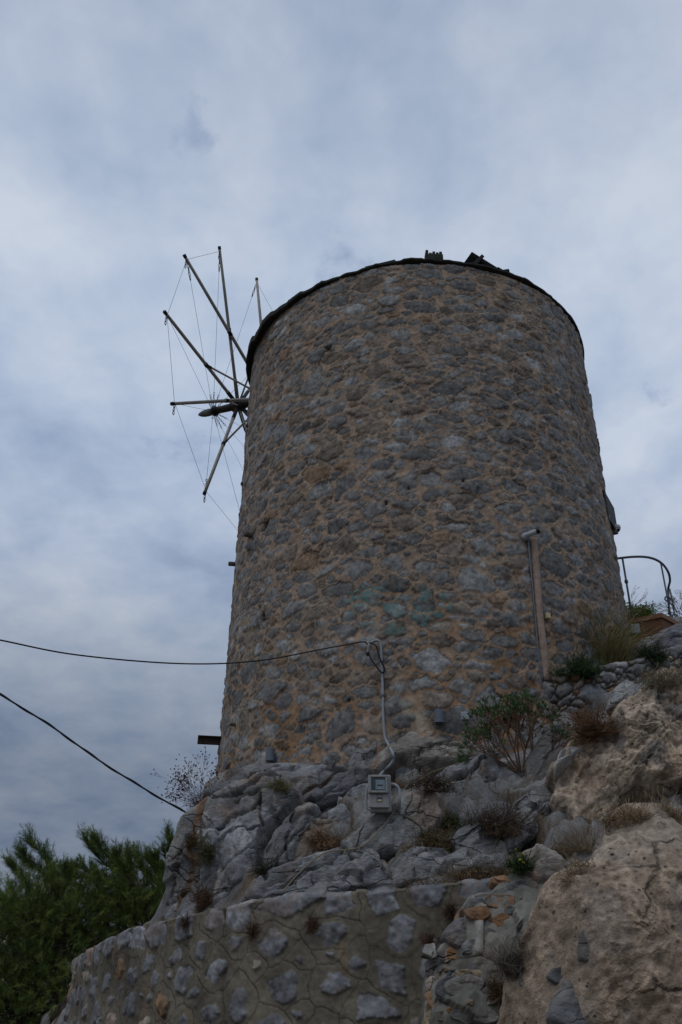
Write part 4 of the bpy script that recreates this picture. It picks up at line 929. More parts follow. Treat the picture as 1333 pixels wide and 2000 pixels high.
# goose-neck conduit down to the meter
gn = [tower_hit(719, 1274, .10), tower_hit(721, 1262, .11), tower_hit(728, 1253, .11), tower_hit(738, 1251, .10), tower_hit(744, 1259, .08)] + [tower_hit(a, b, .06) for a, b in ((746, 1300), (748, 1350), (749, 1400), (752, 1438))] + [sp(758, 1452, .11, True), sp(767, 1470, .12, True), sp(769, 1484, .12, True), sp(760, 1497, .14, True), sp(748, 1508, .15, True), at(738, 1522, min(sp(a_, b_, .0)[1] for a_, b_ in ((741, 1585), (726, 1580), (745, 1560), (741, 1545), (735, 1572))) - .03)]
Pg = catmull(np.array(gn), 8); MY = min(sp(a_, b_, .0)[1] for a_, b_ in ((741, 1585), (726, 1580), (745, 1560), (741, 1545), (735, 1572))) - .03
mb = MB(); mb.tube(Pg, .0165, 10); gcon = mb.build('conduit', M['pipe']); tag(gcon, 'grey goose neck conduit from the overhead cable down to the meter box', 'conduit')
mb = MB(); mb.tube([gn[0] + UPV * .0, gn[0] - UPV * .04], .022, 10); mb.build('conduit_mouth', M['black'], gcon)
for a, b in ((746, 1288), (748, 1355)):
    p = tower_hit(a, b, .06); q = tower_hit(a, b + 6, .06); mb = MB(); mb.tube([p, q], .021, 10); mb.build('pipe_clip', M['lampgrey'], gcon)
# meter box
mc = at(741, 1551, MY - .02); fwd = unit([-.06, -1, 0]); rt = unit(np.cross(fwd, UPV)); rt = rt if rt[0] > 0 else -rt
px2m = MY / FPX * 1.02
meter = empty('electric_meter', mc + np.array([0, 0, -.22]), 'grey electricity meter box with a square window wedged between the rocks', 'meter box')
Wm, Hm = 44 * px2m, 64 * px2m
def mbox(name, dx, dz, w, hh, dpt, out, m, bev=.006, par=None):
    mb = MB(); mb.box(mc + rt * dx + UPV * dz + fwd * out, w, dpt, hh, [rt, fwd, UPV], bev=bev); return mb.build(name, M[m], par or meter, smooth=False)
mbox('housing', .012, 0, Wm * .88, Hm, .14, .0, 'box', .012)
top_d = mbox('window_frame', -.006, Hm * .22, Wm * .86, Hm * .50, .05, .092, 'box', .010)
for (dx, dz, w, hh) in ((0, .105, .20, .022), (0, -.105, .20, .022), (-.09, 0, .022, .19), (.09, 0, .022, .19)):
    f_ = Wm / .27; mbox('window_rim', -.006 + dx * f_, Hm * .22 + dz * f_ * .78, w * f_, hh * f_, .018, .124, 'box', .003, top_d)
mbox('meter_window', -.006, Hm * .22, Wm * .56, Hm * .33, .006, .121, 'window', 0)
mbox('dial_plate', .012, Hm * .20, Wm * .38, Hm * .26, .004, .1265, 'dial', 0)
mbox('counter', .010, Hm * .185, Wm * .24, Hm * .022, .003, .130, 'black', 0)
lowc = mbox('lower_cover', .0, -Hm * .22, Wm * .84, Hm * .38, .035, .085, 'box', .008)
mbox('fuse_window', .004, -Hm * .19, Wm * .22, Hm * .11, .006, .1045, 'window', 0, lowc)
mbox('fuse_label', .006, -Hm * .212, Wm * .17, Hm * .05, .004, .1085, 'cream', 0, lowc)
for s_ in (-1, 1):
    mb = MB(); c_ = mc + rt * (.004 + s_ * .022) + UPV * (-Hm * .06); mb.tube([c_ + fwd * .10, c_ + fwd * .108], .005, 8); mb.build('screw', M['chain'], lowc)
mb = MB(); mb.tube(catmull([mc + rt * Wm * .45 + UPV * Hm * .28, mc + rt * (Wm * .45 + .05) + UPV * Hm * .25, mc + rt * (Wm * .45 + .085) + UPV * Hm * .12, mc + rt * (Wm * .45 + .088) - UPV * Hm * .2, mc + rt * (Wm * .45 + .08) - UPV * Hm * .45 - fwd * .1], 6), .015, 8); mb.build('feed_pipe', M['pipe'], meter)
mb = MB(); mb.tube(catmull([mc - rt * Wm * .38 + UPV * Hm * .30, mc - rt * (Wm * .5) + UPV * Hm * .15, mc - rt * (Wm * .54) - UPV * Hm * .2, mc - rt * (Wm * .5) - UPV * Hm * .38, mc - rt * (Wm * .36) - UPV * Hm * .42], 6), .012, 8); mb.build('feed_pipe', M['pipe'], meter)
# overhead cables
c0 = gn[1] + np.array([-.02, -.02, .02])
cab = catmull([at(-900, 950, 5.6), at(-480, 1128, 6.6), at(-140, 1222, 7.6), at(0, 1250, 8.0), at(150, 1279, 8.4), at(350, 1296, 8.9), at(500, 1291, 9.25), at(640, 1266, 9.6), at(706, 1254, 9.75), c0], 10)
mb = MB(); mb.tube(cab, .0085, 6); o = mb.build('overhead_cable', M['black']); tag(o, 'thin black overhead cable sagging across the tower to the goose neck conduit', 'cable')
lp = catmull([tower_hit(722, 1255, .12), tower_hit(735, 1262, .13), tower_hit(742, 1285, .12), tower_hit(750, 1302, .10), tower_hit(752, 1309, .10), tower_hit(747, 1314, .10), tower_hit(738, 1305, .11), tower_hit(726, 1288, .11), tower_hit(720, 1276, .10)], 8)
mb = MB(); mb.tube(lp, .011, 6); o = mb.build('cable_loop', M['black']); tag(o, 'slack black cable loop hanging at the mouth of the goose neck conduit', 'cable')
cab = catmull([at(-900, 760, 5.6), at(-480, 1060, 6.7), at(-140, 1272, 7.6), at(0, 1356, 8.1), at(100, 1418, 8.5), at(200, 1489, 8.9), at(300, 1551, 9.2), at(360, 1585, 9.4), at(400, 1606, 9.75)], 14)
mb = MB(); mb.tube(cab, .009, 6); tg = np.gradient(cab, axis=0)
tt_ = np.linspace(0, 1, 500); cc = np.stack([np.interp(tt_, np.linspace(0, 1, len(cab)), cab[:, k]) for k in range(3)], -1)
tw = np.cumsum(np.linalg.norm(np.diff(cc, axis=0, prepend=cc[:1]), axis=1)) * 11
mb.tube(cc + .010 * np.stack([np.cos(tw) * .5, 0 * tw, np.sin(tw)], -1), .007, 5)
o = mb.build('overhead_cable', M['black']); tag(o, 'thick twisted black cable slanting down to the cliff on the left', 'cable')
# hose over the rocks
hp = [(915, 1486), (880, 1496), (845, 1508), (822, 1522), (800, 1530), (788, 1545), (780, 1562), (768, 1588), (745, 1618), (725, 1640), (700, 1656), (670, 1660), (640, 1664), (612, 1680), (580, 1710), (552, 1742)]
P = np.array([sp(a, b, .03) for a, b in hp]); dd = np.linalg.norm(P, axis=1); k_ = np.convolve(np.r_[dd[0], dd, dd[-1]], [.25, .5, .25], 'valid'); P = P * (np.minimum(k_, dd) / dd)[:, None]
mb = MB(); mb.tube(catmull(P, 8), .006, 6); o = mb.build('hose', M['hose']); tag(o, 'thin beige hose trailing over the rocks below the tower', 'hose')
# wall lamps
for (px, py, lab) in ((858, 1403, 'grey cylinder wall lamp on the tower foot right of the meter conduit'), (528, 1478, 'grey cylinder wall lamp low on the left of the tower')):
    p = tower_hit(px, py, .12); nn = tnorm(p); e = empty('wall_lamp', p, lab, 'lamp', 'cylinder lamps on the tower foot'); k = 1.0
    mb = MB(); mb.tube([p + UPV * .105, p + UPV * .10, p + UPV * .0], [.052, .058, .058], 24); mb.build('lamp_body', M['lampgrey'], e, smooth=False)
    mb = MB(); mb.tube([p + UPV * -.003, p - UPV * .055], .063, 18); mb.build('lamp_collar', M['lampgrey'], e, smooth=False)
    mb = MB(); mb.tube([p - UPV * .055, p - UPV * .075], .045, 14); mb.build('lamp_glass', M['lens'], e, smooth=False)
    mb = MB(); mb.tube([p - nn * .14, p], .025, 8); mb.build('bracket', M['lampgrey'], e)
def wbox(name, px, py, w, hh, d, m, label, cat, roll=0, off=.05, tt=True):
    p = sp(px, py, off, True); nn = tnorm(p); s = unit(np.cross(UPV, nn)); s2 = s * math.cos(roll) + UPV * math.sin(roll); u2 = np.cross(nn, s2)
    mb = MB(); mb.box(p, w, d, hh, [s2, nn, u2], bev=.006); mb.box(p + nn * (d / 2 + .003), w * .86, .008, hh * .86, [s2, nn, u2], bev=.002)
    o = mb.build(name, M[m], smooth=False); tag(o, label, cat)
wbox('junction_box', 908, 1399, .10, .10, .06, 'pipe', 'small square pale grey junction box at the tower foot beside the spurge bush', 'box', .06)
wbox('switch_box', 1070, 1203, .07, .085, .05, 'cream', 'small cream box fixed just right of the pink plastered pipe', 'box', .0, .06)
# security cameras
p = tower_hit(1028, 1047, .05); nn = tnorm(p); e = empty('security_camera', p, 'white bullet security camera above the thin conduit', 'camera')
mb = MB(); mb.tube([p - nn * .06, p - nn * .02, p + nn * .03, p + nn * .045], [.055, .058, .045, .012], 16); mb.build('mount', M['white'], e)
dr = unit(np.array([.95, -.25, .30])); q = p + nn * .06
mb = MB(); mb.tube([p + nn * .02, q, q + dr * .04], .018, 8); mb.build('camera_arm', M['white'], e)
mb = MB(); mb.tube([q - dr * .03, q + dr * .0, q + dr * .11, q + dr * .115], [.028, .034, .038, .034], 16); mb.build('camera_body', M['white'], e, smooth=False)
mb = MB(); mb.tube([q + dr * .112, q + dr * .155], [.041, .043], 16); mb.build('lens', M['lens'], e, smooth=False)
p = tower_hit(1194, 1033, .0); nn = tnorm(p); ri = unit([.95, -.1, 0]); p = p + ri * .02; e = empty('security_camera', p, 'white dome security camera on the right edge of the tower', 'camera')
mb = MB(); mb.tube([p - ri * .1 + UPV * .07, p + ri * .02 + UPV * .06, p + ri * .05 + UPV * .045], [.045, .05, .04], 12); mb.build('mount', M['white'], e)
q = p + ri * .06; mb = MB(); mb.tube([q + UPV * .055, q + UPV * .045, q + UPV * .0, q - UPV * .01], [.04, .075, .078, .07], 18); mb.build('dome_body', M['white'], e, smooth=False)
mb = MB(); a = np.linspace(0, 1.5, 7); mb.tube([q - UPV * (.01 + .06 * math.sin(x)) for x in a], [max(.068 * math.cos(x), .004) for x in a], 18); mb.build('dome_cover', M['white'], e)
lc = q + unit([.3, -.8, -.55]) * .058 - UPV * .012; ld = unit([.3, -.8, -.55]); mb = MB(); mb.tube([lc - ld * .02, lc + ld * .018], [.026, .024], 12); mb.build('lens', M['lens'], e, smooth=False)

# ------------------------------------------------------------------ terrace: railing and planter
def on_z(px, py, z): d = ray(px, py); return d * (z / d[2])
rz = at(1204, 1091, 13.9)[2]
RP = [(1190, 1093), (1204, 1091), (1216, 1089.5), (1236, 1087.6), (1258, 1087.6), (1276, 1091), (1290, 1098), (1300, 1108), (1307, 1121), (1309, 1134), (1307, 1143)]
rp = [on_z(a, b, rz) for a, b in RP]
re = empty('metal_railing', (rp[2][0], rp[2][1], 4.6), 'thin curved grey iron railing on the terrace right of the tower', 'railing')
tail = [at(1305.5, 1151, rp[-1][1] + .1), at(1306, 1168, rp[-1][1] + .1), at(1307.5, 1200, rp[-1][1] + .05)]
mb = MB(); mb.tube(catmull(np.array(rp + tail), 8), .024, 8); mb.build('handrail', M['rail'], re)
def post(p, zb, ring, name='post'):
    b = np.array([p[0], p[1], zb]); mb = MB(); mb.tube([p, b], .017, 8); o = mb.build(name, M['rail'], re)
    c = p + (b - p) * ring
    t = np.linspace(0, 2 * np.pi, 17); mb = MB(); mb.tube([c + .05 * np.array([math.cos(x), 0, math.sin(x)]) for x in t], .014, 6, cap=False); mb.build('ring', M['rail'], o)
pb = rp[2]; z1 = at(1233, 1244, pb[1])[2]
b = np.array([pb[0], pb[1], z1]); mb = MB(); mb.tube([pb, b], .020, 8); o = mb.build('post', M['rail'], re)
mb = MB(); c_ = pb + (b - pb) * .31; mb.tube([c_ + UPV * .04, c_ + UPV * .02, c_ - UPV * .02, c_ - UPV * .04], [.022, .036, .036, .022], 8); mb.build('knob', M['rail'], o)
pq = on_z(1291, 1099, rz); post(pq, z1 - .2, .42)
pt = at(1308.5, 1150, pq[1] + 1.0); post(pt, z1 - .2, .36)
pl0 = at(1297, 1233, 12.2); sc_ = 12.2 / FPX
pe = empty('planter', pl0, 'brown woven plastic planter box standing on the terrace beyond the rocks', 'planter')
a1, a2 = unit([-.80, .60, 0]), unit([.72, .69, 0]); s3 = 1.0
w1, w2, hh = .52, .62, .48
cc_ = pl0 + a1 * w1 / 2 + a2 * w2 / 2
def bx2(name, z, w1_, w2_, h_, m, par=pe, bev=.01):
    V = []
    for zz2 in (z, z + h_):
        for (i, j) in ((-1, -1), (1, -1), (1, 1), (-1, 1)): V.append(cc_ + a1 * w1_ / 2 * i + a2 * w2_ / 2 * j + UPV * zz2)
    mb = MB(); mb.add(V, [(3, 2, 1, 0), (4, 5, 6, 7), (0, 1, 5, 4), (1, 2, 6, 5), (2, 3, 7, 6), (3, 0, 4, 7)]); return mb.build(name, M[m], par, smooth=False)
bx2('planter_body', -.25, w1, w2, .48, 'planter')
for k in range(13): bx2('woven_band', -.10 + k * .025, w1 + .012, w2 + .012, .014, 'planter')
bx2('planter_rim', .225, w1 + .07, w2 + .07, .075, 'planter')
mb = MB(); p = at(1241, 1228, 12.4); mb.box(p, .16, .05, .16, [unit([1, .1, .1]), unit([0, 1, 0]), UPV], bev=.01)
o = mb.build('metal_plate', M['pipe'], smooth=False); tag(o, 'small grey metal plate at the foot of the railing beside the tower', 'plate')

# ------------------------------------------------------------------ plants
class Rib:
    def __init__(s): s.a = []; s.b = []; s.w = []; s.c = []
    def add(s, a, b, w, c):
        a = np.atleast_2d(a); b = np.atleast_2d(b); n = len(a)
        s.a.append(a); s.b.append(b); s.w.append(np.broadcast_to(w, (n,))); s.c.append(np.broadcast_to(c, (n, 3)))
    def build(s, name, m, parent=None, seed=0, mid=.45):
        rng = np.random.default_rng(seed)
        a, b, w, c = np.vstack(s.a), np.vstack(s.b), np.concatenate(s.w), np.vstack(s.c); n = len(a)
        d = b - a; r = rng.normal(size=(n, 3)); sd = np.cross(d, r); sd /= np.linalg.norm(sd, axis=1)[:, None] + 1e-9
        h = a + d * mid
        V = np.stack([a - sd * w[:, None] * .3, a + sd * w[:, None] * .3, h + sd * w[:, None] * .5, b, h - sd * w[:, None] * .5], 1).reshape(-1, 3)
        k = np.arange(n)[:, None] * 5; F = [k + np.array([[0, 1, 2]]), k + np.array([[0, 2, 4]]), k + np.array([[4, 2, 3]])]
        return grid_obj(name, V, np.vstack(F), np.repeat(c, 5, 0), m, parent, smooth=False)
def sph(rng, n, up=0.0):
    v = rng.normal(size=(n, 3)); v[:, 2] += up; return v / np.linalg.norm(v, axis=1)[:, None]
def curve_blades(R, rng, base, dirs, lens, width, cols, droop, segs=4):
    p = base.copy(); d = dirs.copy(); n = len(p)
    for s_ in range(segs):
        q = p + d * (lens / segs)[:, None]
        R.add(p, q, width * (1 - .7 * s_ / segs), cols); p = q
        d = d + np.array([0, 0, -1.0]) * (droop / segs)[:, None] + rng.normal(0, .10, (n, 3)); d /= np.linalg.norm(d, axis=1)[:, None]
    return p, d
def scrub(px, py, wpx, hpx, n, c1, c2, label, cat='shrub', name='dry_shrub', up=.9, width=.007, droop=.25, seed=1, off=.03, lift=0.0, twig=True, group=None, spread=.32, flowers=None, tt=False):
    rng = np.random.default_rng(seed); b0 = surf(px, py, tt); p0 = b0[0] - unit(b0[0]) * off if b0 else at(px, py, 10); m = p0 @ _F / FPX
    w, h = wpx * m, hpx * m
    ang = rng.uniform(0, 6.28, n); rr = np.sqrt(rng.random(n)) * spread * w
    base = p0 + np.stack([rr * np.cos(ang), rr * np.sin(ang) * .6, rr * 0 + lift - .02], -1)
    d = sph(rng, n, up); d[:, 2] = np.abs(d[:, 2]) if up > 0 else d[:, 2]
    cl_ = rng.integers(0, 6, n); d = d + rng.normal(0, .38, (6, 3))[cl_]; d /= np.linalg.norm(d, axis=1)[:, None]; base = base + (rng.normal(0, 1, (6, 3)) * [.16 * w, .1 * w, .02])[cl_]
    ln = (.25 + .95 * rng.beta(1.5, 2.2, n)) * rng.uniform(.7, 1.3, 6)[cl_] * np.where(np.abs(d[:, 2]) > .6, h, (h + w / 2) / 2)
    t = rng.random(n)[:, None]; cols = (np.array(c1) * (1 - t) + np.array(c2) * t) * rng.uniform(.7, 1.25, n)[:, None]
    R = Rib(); tp, td = curve_blades(R, rng, base, d, ln, width, cols, np.full(n, droop))
    if twig:
        k = rng.integers(0, n, n * 2); f = rng.random(n * 2)[:, None]; s0 = base[k] + (tp[k] - base[k]) * (.35 + .6 * f)
        dd = sph(rng, n * 2, .5); R.add(s0, s0 + dd * rng.uniform(.03, .11, n * 2)[:, None], width * .7, cols[k])
    if flowers:
        k = rng.integers(0, n, flowers[0])
        for a in range(5):
            R.add(tp[k], tp[k] + sph(rng, len(k)) * flowers[2], flowers[2] * .9, np.array(flowers[1]))
    o = R.build(name, M['twig'], None, seed); tag(o, label, cat, group, 'thing')
    return o
BR1, BR2 = (.115, .062, .034), (.20, .125, .07)
TN1, TN2 = (.20, .155, .09), (.30, .24, .15)
DK1, DK2 = (.055, .042, .032), (.12, .09, .065)
GN1, GN2 = (.035, .06, .018), (.07, .10, .03)
scrub(650, 1652, 90, 62, 420, BR1, BR2, 'rust brown dry grass clump between the leaning block and the pale boulder', seed=1, up=.4, droop=.9)
scrub(622, 1640, 50, 45, 200, BR1, BR2, 'small rust brown dry tuft tucked beside the leaning block', seed=31, up=.4, droop=.9)
scrub(842, 1540, 80, 50, 420, DK1, DK2, 'dark dry bush with tiny pale seed heads above the pale boulder', seed=2, up=.3, flowers=(90, (.30, .24, .15), .012))
scrub(848, 1650, 90, 70, 520, BR1, (.13, .12, .05), 'brown and olive scrub clump right of the big pale boulder', seed=3, up=.5, droop=.5)
scrub(880, 1610, 50, 35, 200, GN1, (.12, .11, .045), 'small olive green tuft right of the big pale boulder', 'plant', 'green_tuft', seed=32, up=.5)
scrub(962, 1608, 100, 66, 520, DK1, (.13, .105, .085), 'grey brown tangle of twigs under the spurge bush', seed=4, up=.4)
scrub(990, 1625, 60, 70, 260, DK1, BR2, 'dark dry stalks in the cleft left of the cracked block', seed=33, up=.8)
scrub(955, 1705, 130, 75, 700, BR1, TN1, 'brown dry grass growing behind the coping left of the yellow flowers', 'grass', 'dry_grass', seed=5, up=1.1, width=.005, twig=False)
scrub(890, 1712, 110, 50, 420, BR1, TN1, 'low brown grass behind the coping in the middle of the wall', 'grass', 'dry_grass', seed=34, up=1.0, width=.005, twig=False)
scrub(820, 1720, 90, 30, 220, BR1, DK2, 'short dark dry grass by the ochre edged rock', 'grass', 'dry_grass', seed=35, up=.8, width=.005, twig=False)
o = scrub(1012, 1690, 48, 34, 240, (.028, .05, .018), (.05, .085, .03), 'green leafy plant with small yellow flowers behind the end of the wall', 'plant', 'flowering_plant', seed=6, up=.7, width=.016, twig=False, flowers=(9, (.42, .34, .02), .013))
scrub(1165, 1432, 76, 66, 620, (.12, .06, .032), (.19, .115, .06), 'russet dry bush between the dry stone wall and the tan outcrop', seed=7, up=.7)
scrub(1130, 1402, 40, 40, 200, (.12, .06, .032), (.17, .11, .06), 'small russet dry bush against the upright slab', seed=36, up=.7)
for k, (px, py, w, h, lab) in enumerate([(1195, 1600, 70, 50, 'tan dry grass at the left shoulder of the huge boulder'), (1250, 1592, 80, 52, 'tan dry grass along the middle of the huge boulder top'), (1310, 1592, 80, 60, 'tan dry grass at the right edge above the huge boulder'), (1150, 1655, 60, 90, 'tall straw coloured grass in the gully left of the huge boulder'), (1110, 1665, 60, 55, 'brown dry grass under the tan outcrop'), (1125, 1700, 70, 40, 'short brown grass in the gully floor')]):
    scrub(px, py, w, h, 380, BR2, TN2 if k != 4 else TN1, lab, 'grass', 'dry_grass', seed=40 + k, up=1.3, width=.0045, twig=False, droop=.35)
scrub(1003, 1885, 60, 70, 330, (.10, .085, .07), (.17, .145, .115), 'grey tangle of dead twigs between the rubble and the huge boulder', seed=8, up=.5, width=.004)
scrub(968, 1935, 55, 50, 420, (.07, .042, .022), (.14, .085, .045), 'brown withered tuft hanging low between the rubble and the huge boulder', seed=9, up=-.2, width=.005, droop=.9)
scrub(1300, 1335, 90, 50, 420, (.10, .095, .06), (.19, .165, .11), 'grey green wispy grass below the dry stone wall at the right edge', 'grass', 'dry_grass', seed=10, up=1.1, width=.005)
scrub(1205, 1340, 40, 24, 160, (.10, .08, .05), (.17, .13, .08), 'short dry tuft at the foot of the dry stone wall', 'grass', 'dry_grass', seed=37, up=.8)
scrub(402, 1662, 26, 46, 260, (.06, .05, .025), (.10, .11, .05), 'green and brown tuft clinging to the cliff crack', 'plant', 'cliff_plant', seed=11, up=-.1, droop=.8, off=.06)
scrub(397, 1748, 26, 40, 260, (.07, .04, .025), (.13, .075, .045), 'withered brown tuft on the cliff just above the wall', 'plant', 'cliff_plant', seed=12, up=-.1, droop=.9, off=.06)
scrub(372, 1643, 14, 20, 90, (.05, .04, .02), (.09, .07, .035), 'tiny dark tuft high on the far left cliff face', 'plant', 'cliff_plant', seed=13, up=.0, droop=.8, off=.05)
scrub(358, 1745, 16, 22, 90, (.06, .04, .025), (.11, .07, .04), 'tiny brown tuft low on the orange streak of the cliff', 'plant', 'cliff_plant', seed=14, up=.0, droop=.8, off=.05)
scrub(517, 1700, 26, 70, 260, (.022, .022, .014), (.05, .045, .03), 'dark plant growing in the cleft beside the leaning block', 'plant', 'cliff_plant', seed=15, up=.2, droop=.8)
scrub(548, 1535, 46, 26, 200, (.12, .12, .05), (.18, .16, .08), 'yellowish grass tuft on the ledge under the left wall lamp', 'grass', 'dry_grass', seed=16, up=.6)
for k, (px, py, s_, lab) in enumerate([(497, 1806, 22, 'withered tuft in the joint under the rust stained coping stone'), (366, 1797, 18, 'brown tuft on the left coping of the retaining wall'), (612, 1800, 20, 'small brown tuft in the wall joint left of centre'), (881, 1772, 18, 'small rust tuft at the right end of the wall'), (838, 1832, 16, 'tiny rust tuft beside the rubble end of the wall')]):
    scrub(px, py, s_, s_ * 1.1, 110, (.06, .035, .025), (.13, .07, .045), lab, 'plant', 'wall_plant', seed=60 + k, up=-.1, droop=.8, off=.02, width=.006, spread=.2)
scrub(1125, 1312, 62, 44, 700, (.03, .055, .022), (.05, .085, .032), 'dark green low bush left of the fountain grass', 'bush', 'green_bush', seed=17, up=.9, width=.010, droop=.1)
scrub(1277, 1284, 52, 36, 420, (.018, .034, .014), (.032, .055, .02), 'dark green tuft below the brown planter', 'bush', 'green_bush', seed=18, up=1.1, width=.009, droop=.2)

# fountain grass with plumes
rng = np.random.default_rng(5); p0 = at(1168, 1303, 10.75); m_ = p0 @ _F / FPX
fg = empty('fountain_grass', p0, 'tall fountain grass with pale pink plumes at the right foot of the tower', 'grass'); fg['kind'] = 'thing'
n = 1500; a = rng.uniform(0, 6.28, n); r_ = np.sqrt(rng.random(n)) * .26; base = p0 + np.stack([r_ * np.cos(a) * 1.35, r_ * np.sin(a), -.05 + 0 * r_], -1)
d = np.stack([np.cos(a) * .42, np.sin(a) * .42, np.ones(n)], -1) + rng.normal(0, .18, (n, 3)); d /= np.linalg.norm(d, axis=1)[:, None]
t = rng.random(n)[:, None]; col = np.array([.11, .12, .035]) * (1 - t) + np.array([.32, .25, .12]) * t
R = Rib(); curve_blades(R, rng, base, d, rng.uniform(.55, .98, n), .009, col, rng.uniform(.4, 1.5, n), 6); R.build('blade', M['leaf'], fg, 3)
n = 110; a = rng.uniform(0, 6.28, n); base = p0 + np.stack([.15 * np.cos(a), .12 * np.sin(a), 0 * a], -1); d = np.stack([np.cos(a) * .34 + .06, np.sin(a) * .3, np.ones(n)], -1); d /= np.linalg.norm(d, axis=1)[:, None]
R = Rib(); tp, td = curve_blades(R, rng, base, d, rng.uniform(.75, 1.15, n), .004, np.array([.25, .19, .12]), rng.uniform(.2, .8, n), 6)
for k in range(26):
    f = k / 26 * .2; s0 = tp + td * f; R.add(s0, s0 + (td + .9 * sph(rng, n)) * .028, .004, np.array([.34, .25, .21]) * rng.uniform(.8, 1.1))
R.build('plume', M['twig'], fg, 4)

# red seed-head plant on the cliff edge
rng = np.random.default_rng(8); p0 = sp(400, 1556, .02); p0 = at(396, 1562, p0[1]) ; m_ = p0 @ _F / FPX
sp_ = empty('seedhead_plant', p0, 'wiry dry plant with dark red seed heads leaning off the cliff edge', 'plant')
n = 85; d = np.stack([rng.normal(-.55, .55, n), rng.normal(-.1, .3, n), rng.uniform(.05, 1.1, n)], -1); d /= np.linalg.norm(d, axis=1)[:, None]
R = Rib(); base = p0 + rng.normal(0, .05, (n, 3)); tp, td = curve_blades(R, rng, base, d, rng.uniform(.25, .62, n), .0045, np.array([.085, .045, .038]), rng.uniform(-.2, .3, n), 4)
k = np.repeat(np.arange(n), 3); s0 = base[k] + (tp[k] - base[k]) * rng.uniform(.5, .9, len(k))[:, None]; e_ = s0 + (td[k] + .8 * sph(rng, len(k))) * rng.uniform(.05, .12, len(k))[:, None]
R.add(s0, e_, .004, np.array([.085, .045, .038])); R.build('stalk', M['twig'], sp_, 2)
heads = np.vstack([tp, e_]); R = Rib()
for q in range(5): R.add(heads - sph(rng, len(heads)) * .010, heads + sph(rng, len(heads)) * .012, .012, np.array([.075, .030, .024]))
R.build('seed_head', M['twig'], sp_, 6)
n = 420; R = Rib(); d = sph(rng, n); d[:, 2] -= .5; curve_blades(R, rng, p0 + rng.normal(0, 1, (n, 3)) * [.09, .06, .05] + [0, 0, -.03], d, rng.uniform(.08, .2, n), .006, np.array([.07, .04, .026]) * rng.uniform(.7, 1.5, n)[:, None], np.full(n, 1.2), 3); R.build('dead_leaf', M['twig'], sp_, 7)

# spurge bush
rng = np.random.default_rng(12); p0 = sp(1020, 1508, .06); Yb = p0[1]; m_ = p0 @ _F / FPX
eu = empty('spurge_bush', p0, 'rounded spurge bush with bare reddish stems and green leaf whorls', 'bush')
BT = []; LT = []
def grow(p, d, ln, r, lev):
    q = p.copy(); pts = [p]
    for s_ in range(3):
        d = unit(d + rng.normal(0, .10, 3) + np.array([0, 0, .07])); q = q + d * ln / 3; pts.append(q)
    BT.append((np.array(pts), r, lev))
    if lev == 0: LT.append((q, d)); return
    kids = rng.integers(2, 4)
    u = unit(np.cross(d, rng.normal(size=3)))
    for k in range(kids):
        a = k / kids * 6.28 + rng.uniform(-.5, .5); v = u * math.cos(a) + np.cross(d, u) * math.sin(a)
        grow(q, unit(d + v * rng.uniform(.40, .70)), ln * rng.uniform(.66, .92), r * .72, lev - 1)
for (dx, dy, dz, L0) in ((-.85, -.15, .38, .27), (-.55, -.3, .75, .29), (-.2, -.1, 1, .30), (.12, -.35, 1, .30), (.45, 0, .85, .28), (-.7, .2, .7, .28), (.3, .3, .95, .28), (-.25, .35, 1, .30), (-1.0, -.2, .10, .23), (.7, -.2, .55, .24)):
    grow(p0 + np.array([dx * .06, dy * .06, 0]), unit([dx, dy, dz]), L0 * .84, .0115, 4)
mb = MB()
for pts, r, lev in BT: mb.tube(pts, np.linspace(r, r * .8, len(pts)), 5, col=(np.array([.135, .085, .06]) if lev > 1 else np.array([.16, .075, .05])) * rng.uniform(.8, 1.2), cap=False)
mb.build('branch', M['twig'], eu)
R = Rib()
for q, d in LT:
    n = 14; v = sph(rng, n) * .9 + d * .75; v /= np.linalg.norm(v, axis=1)[:, None]; s0 = q - d * rng.uniform(0, .05, n)[:, None]
    t = rng.random(n)[:, None]; R.add(s0, s0 + v * rng.uniform(.028, .052, n)[:, None], .009, np.array([.035, .085, .03]) * (1 - t) + np.array([.075, .145, .055]) * t)
R.build('leaf', M['leaf'], eu, 9)

# shrubs beyond the terrace
def leafy(name, px, py, Y, wpx, hpx, n, c1, c2, label, cat, seed, ls=.05):
    rng = np.random.default_rng(seed); c = at(px, py, Y); m_ = c @ _F / FPX; w, h = wpx * m_ / 2, hpx * m_
    e = empty(name, c - UPV * h * .4, label, cat); mb = MB()
    mb.tube([c - UPV * (h * .8 + 1.0), c + UPV * h * .1], [.07, .03], 6, col=(.08, .06, .04)); mb.build('stem', M['twig'], e)
    cl = rng.normal(size=(max(8, n // 60), 3)) * [w * .55, w * .45, h * .28] + c; k = rng.integers(0, len(cl), n)
    s0 = cl[k] + rng.normal(0, .075, (n, 3)); d = sph(rng, n, .5); t = rng.random(n)[:, None]; R = Rib(); R.add(s0, s0 + d * rng.uniform(ls * .6, ls * 1.4, n)[:, None], ls * .28, np.array(c1) * (1 - t) + np.array(c2) * t)
    R.build('foliage', M['leaf'], e, seed)
leafy('green_bush', 1250, 1206, 17.5, 66, 38, 5000, (.06, .10, .02), (.16, .20, .04), 'yellow green bush beyond the terrace between tower and planter', 'bush', 71, .07)
rng = np.random.default_rng(14); p0 = at(1352, 1215, 13.8); mb = MB()
def twigs(p, d, ln, r, lev):
    q = p + d * ln; mb.tube([p, (p + q) / 2 + rng.normal(0, .01, 3), q], [r, r * .85, r * .7], 4, col=(.10, .09, .085), cap=False)
    if lev:
        for k in range(3): twigs(q, unit(d + rng.normal(0, .5, 3) + [0, 0, .1]), ln * .72, r * .65, lev - 1)
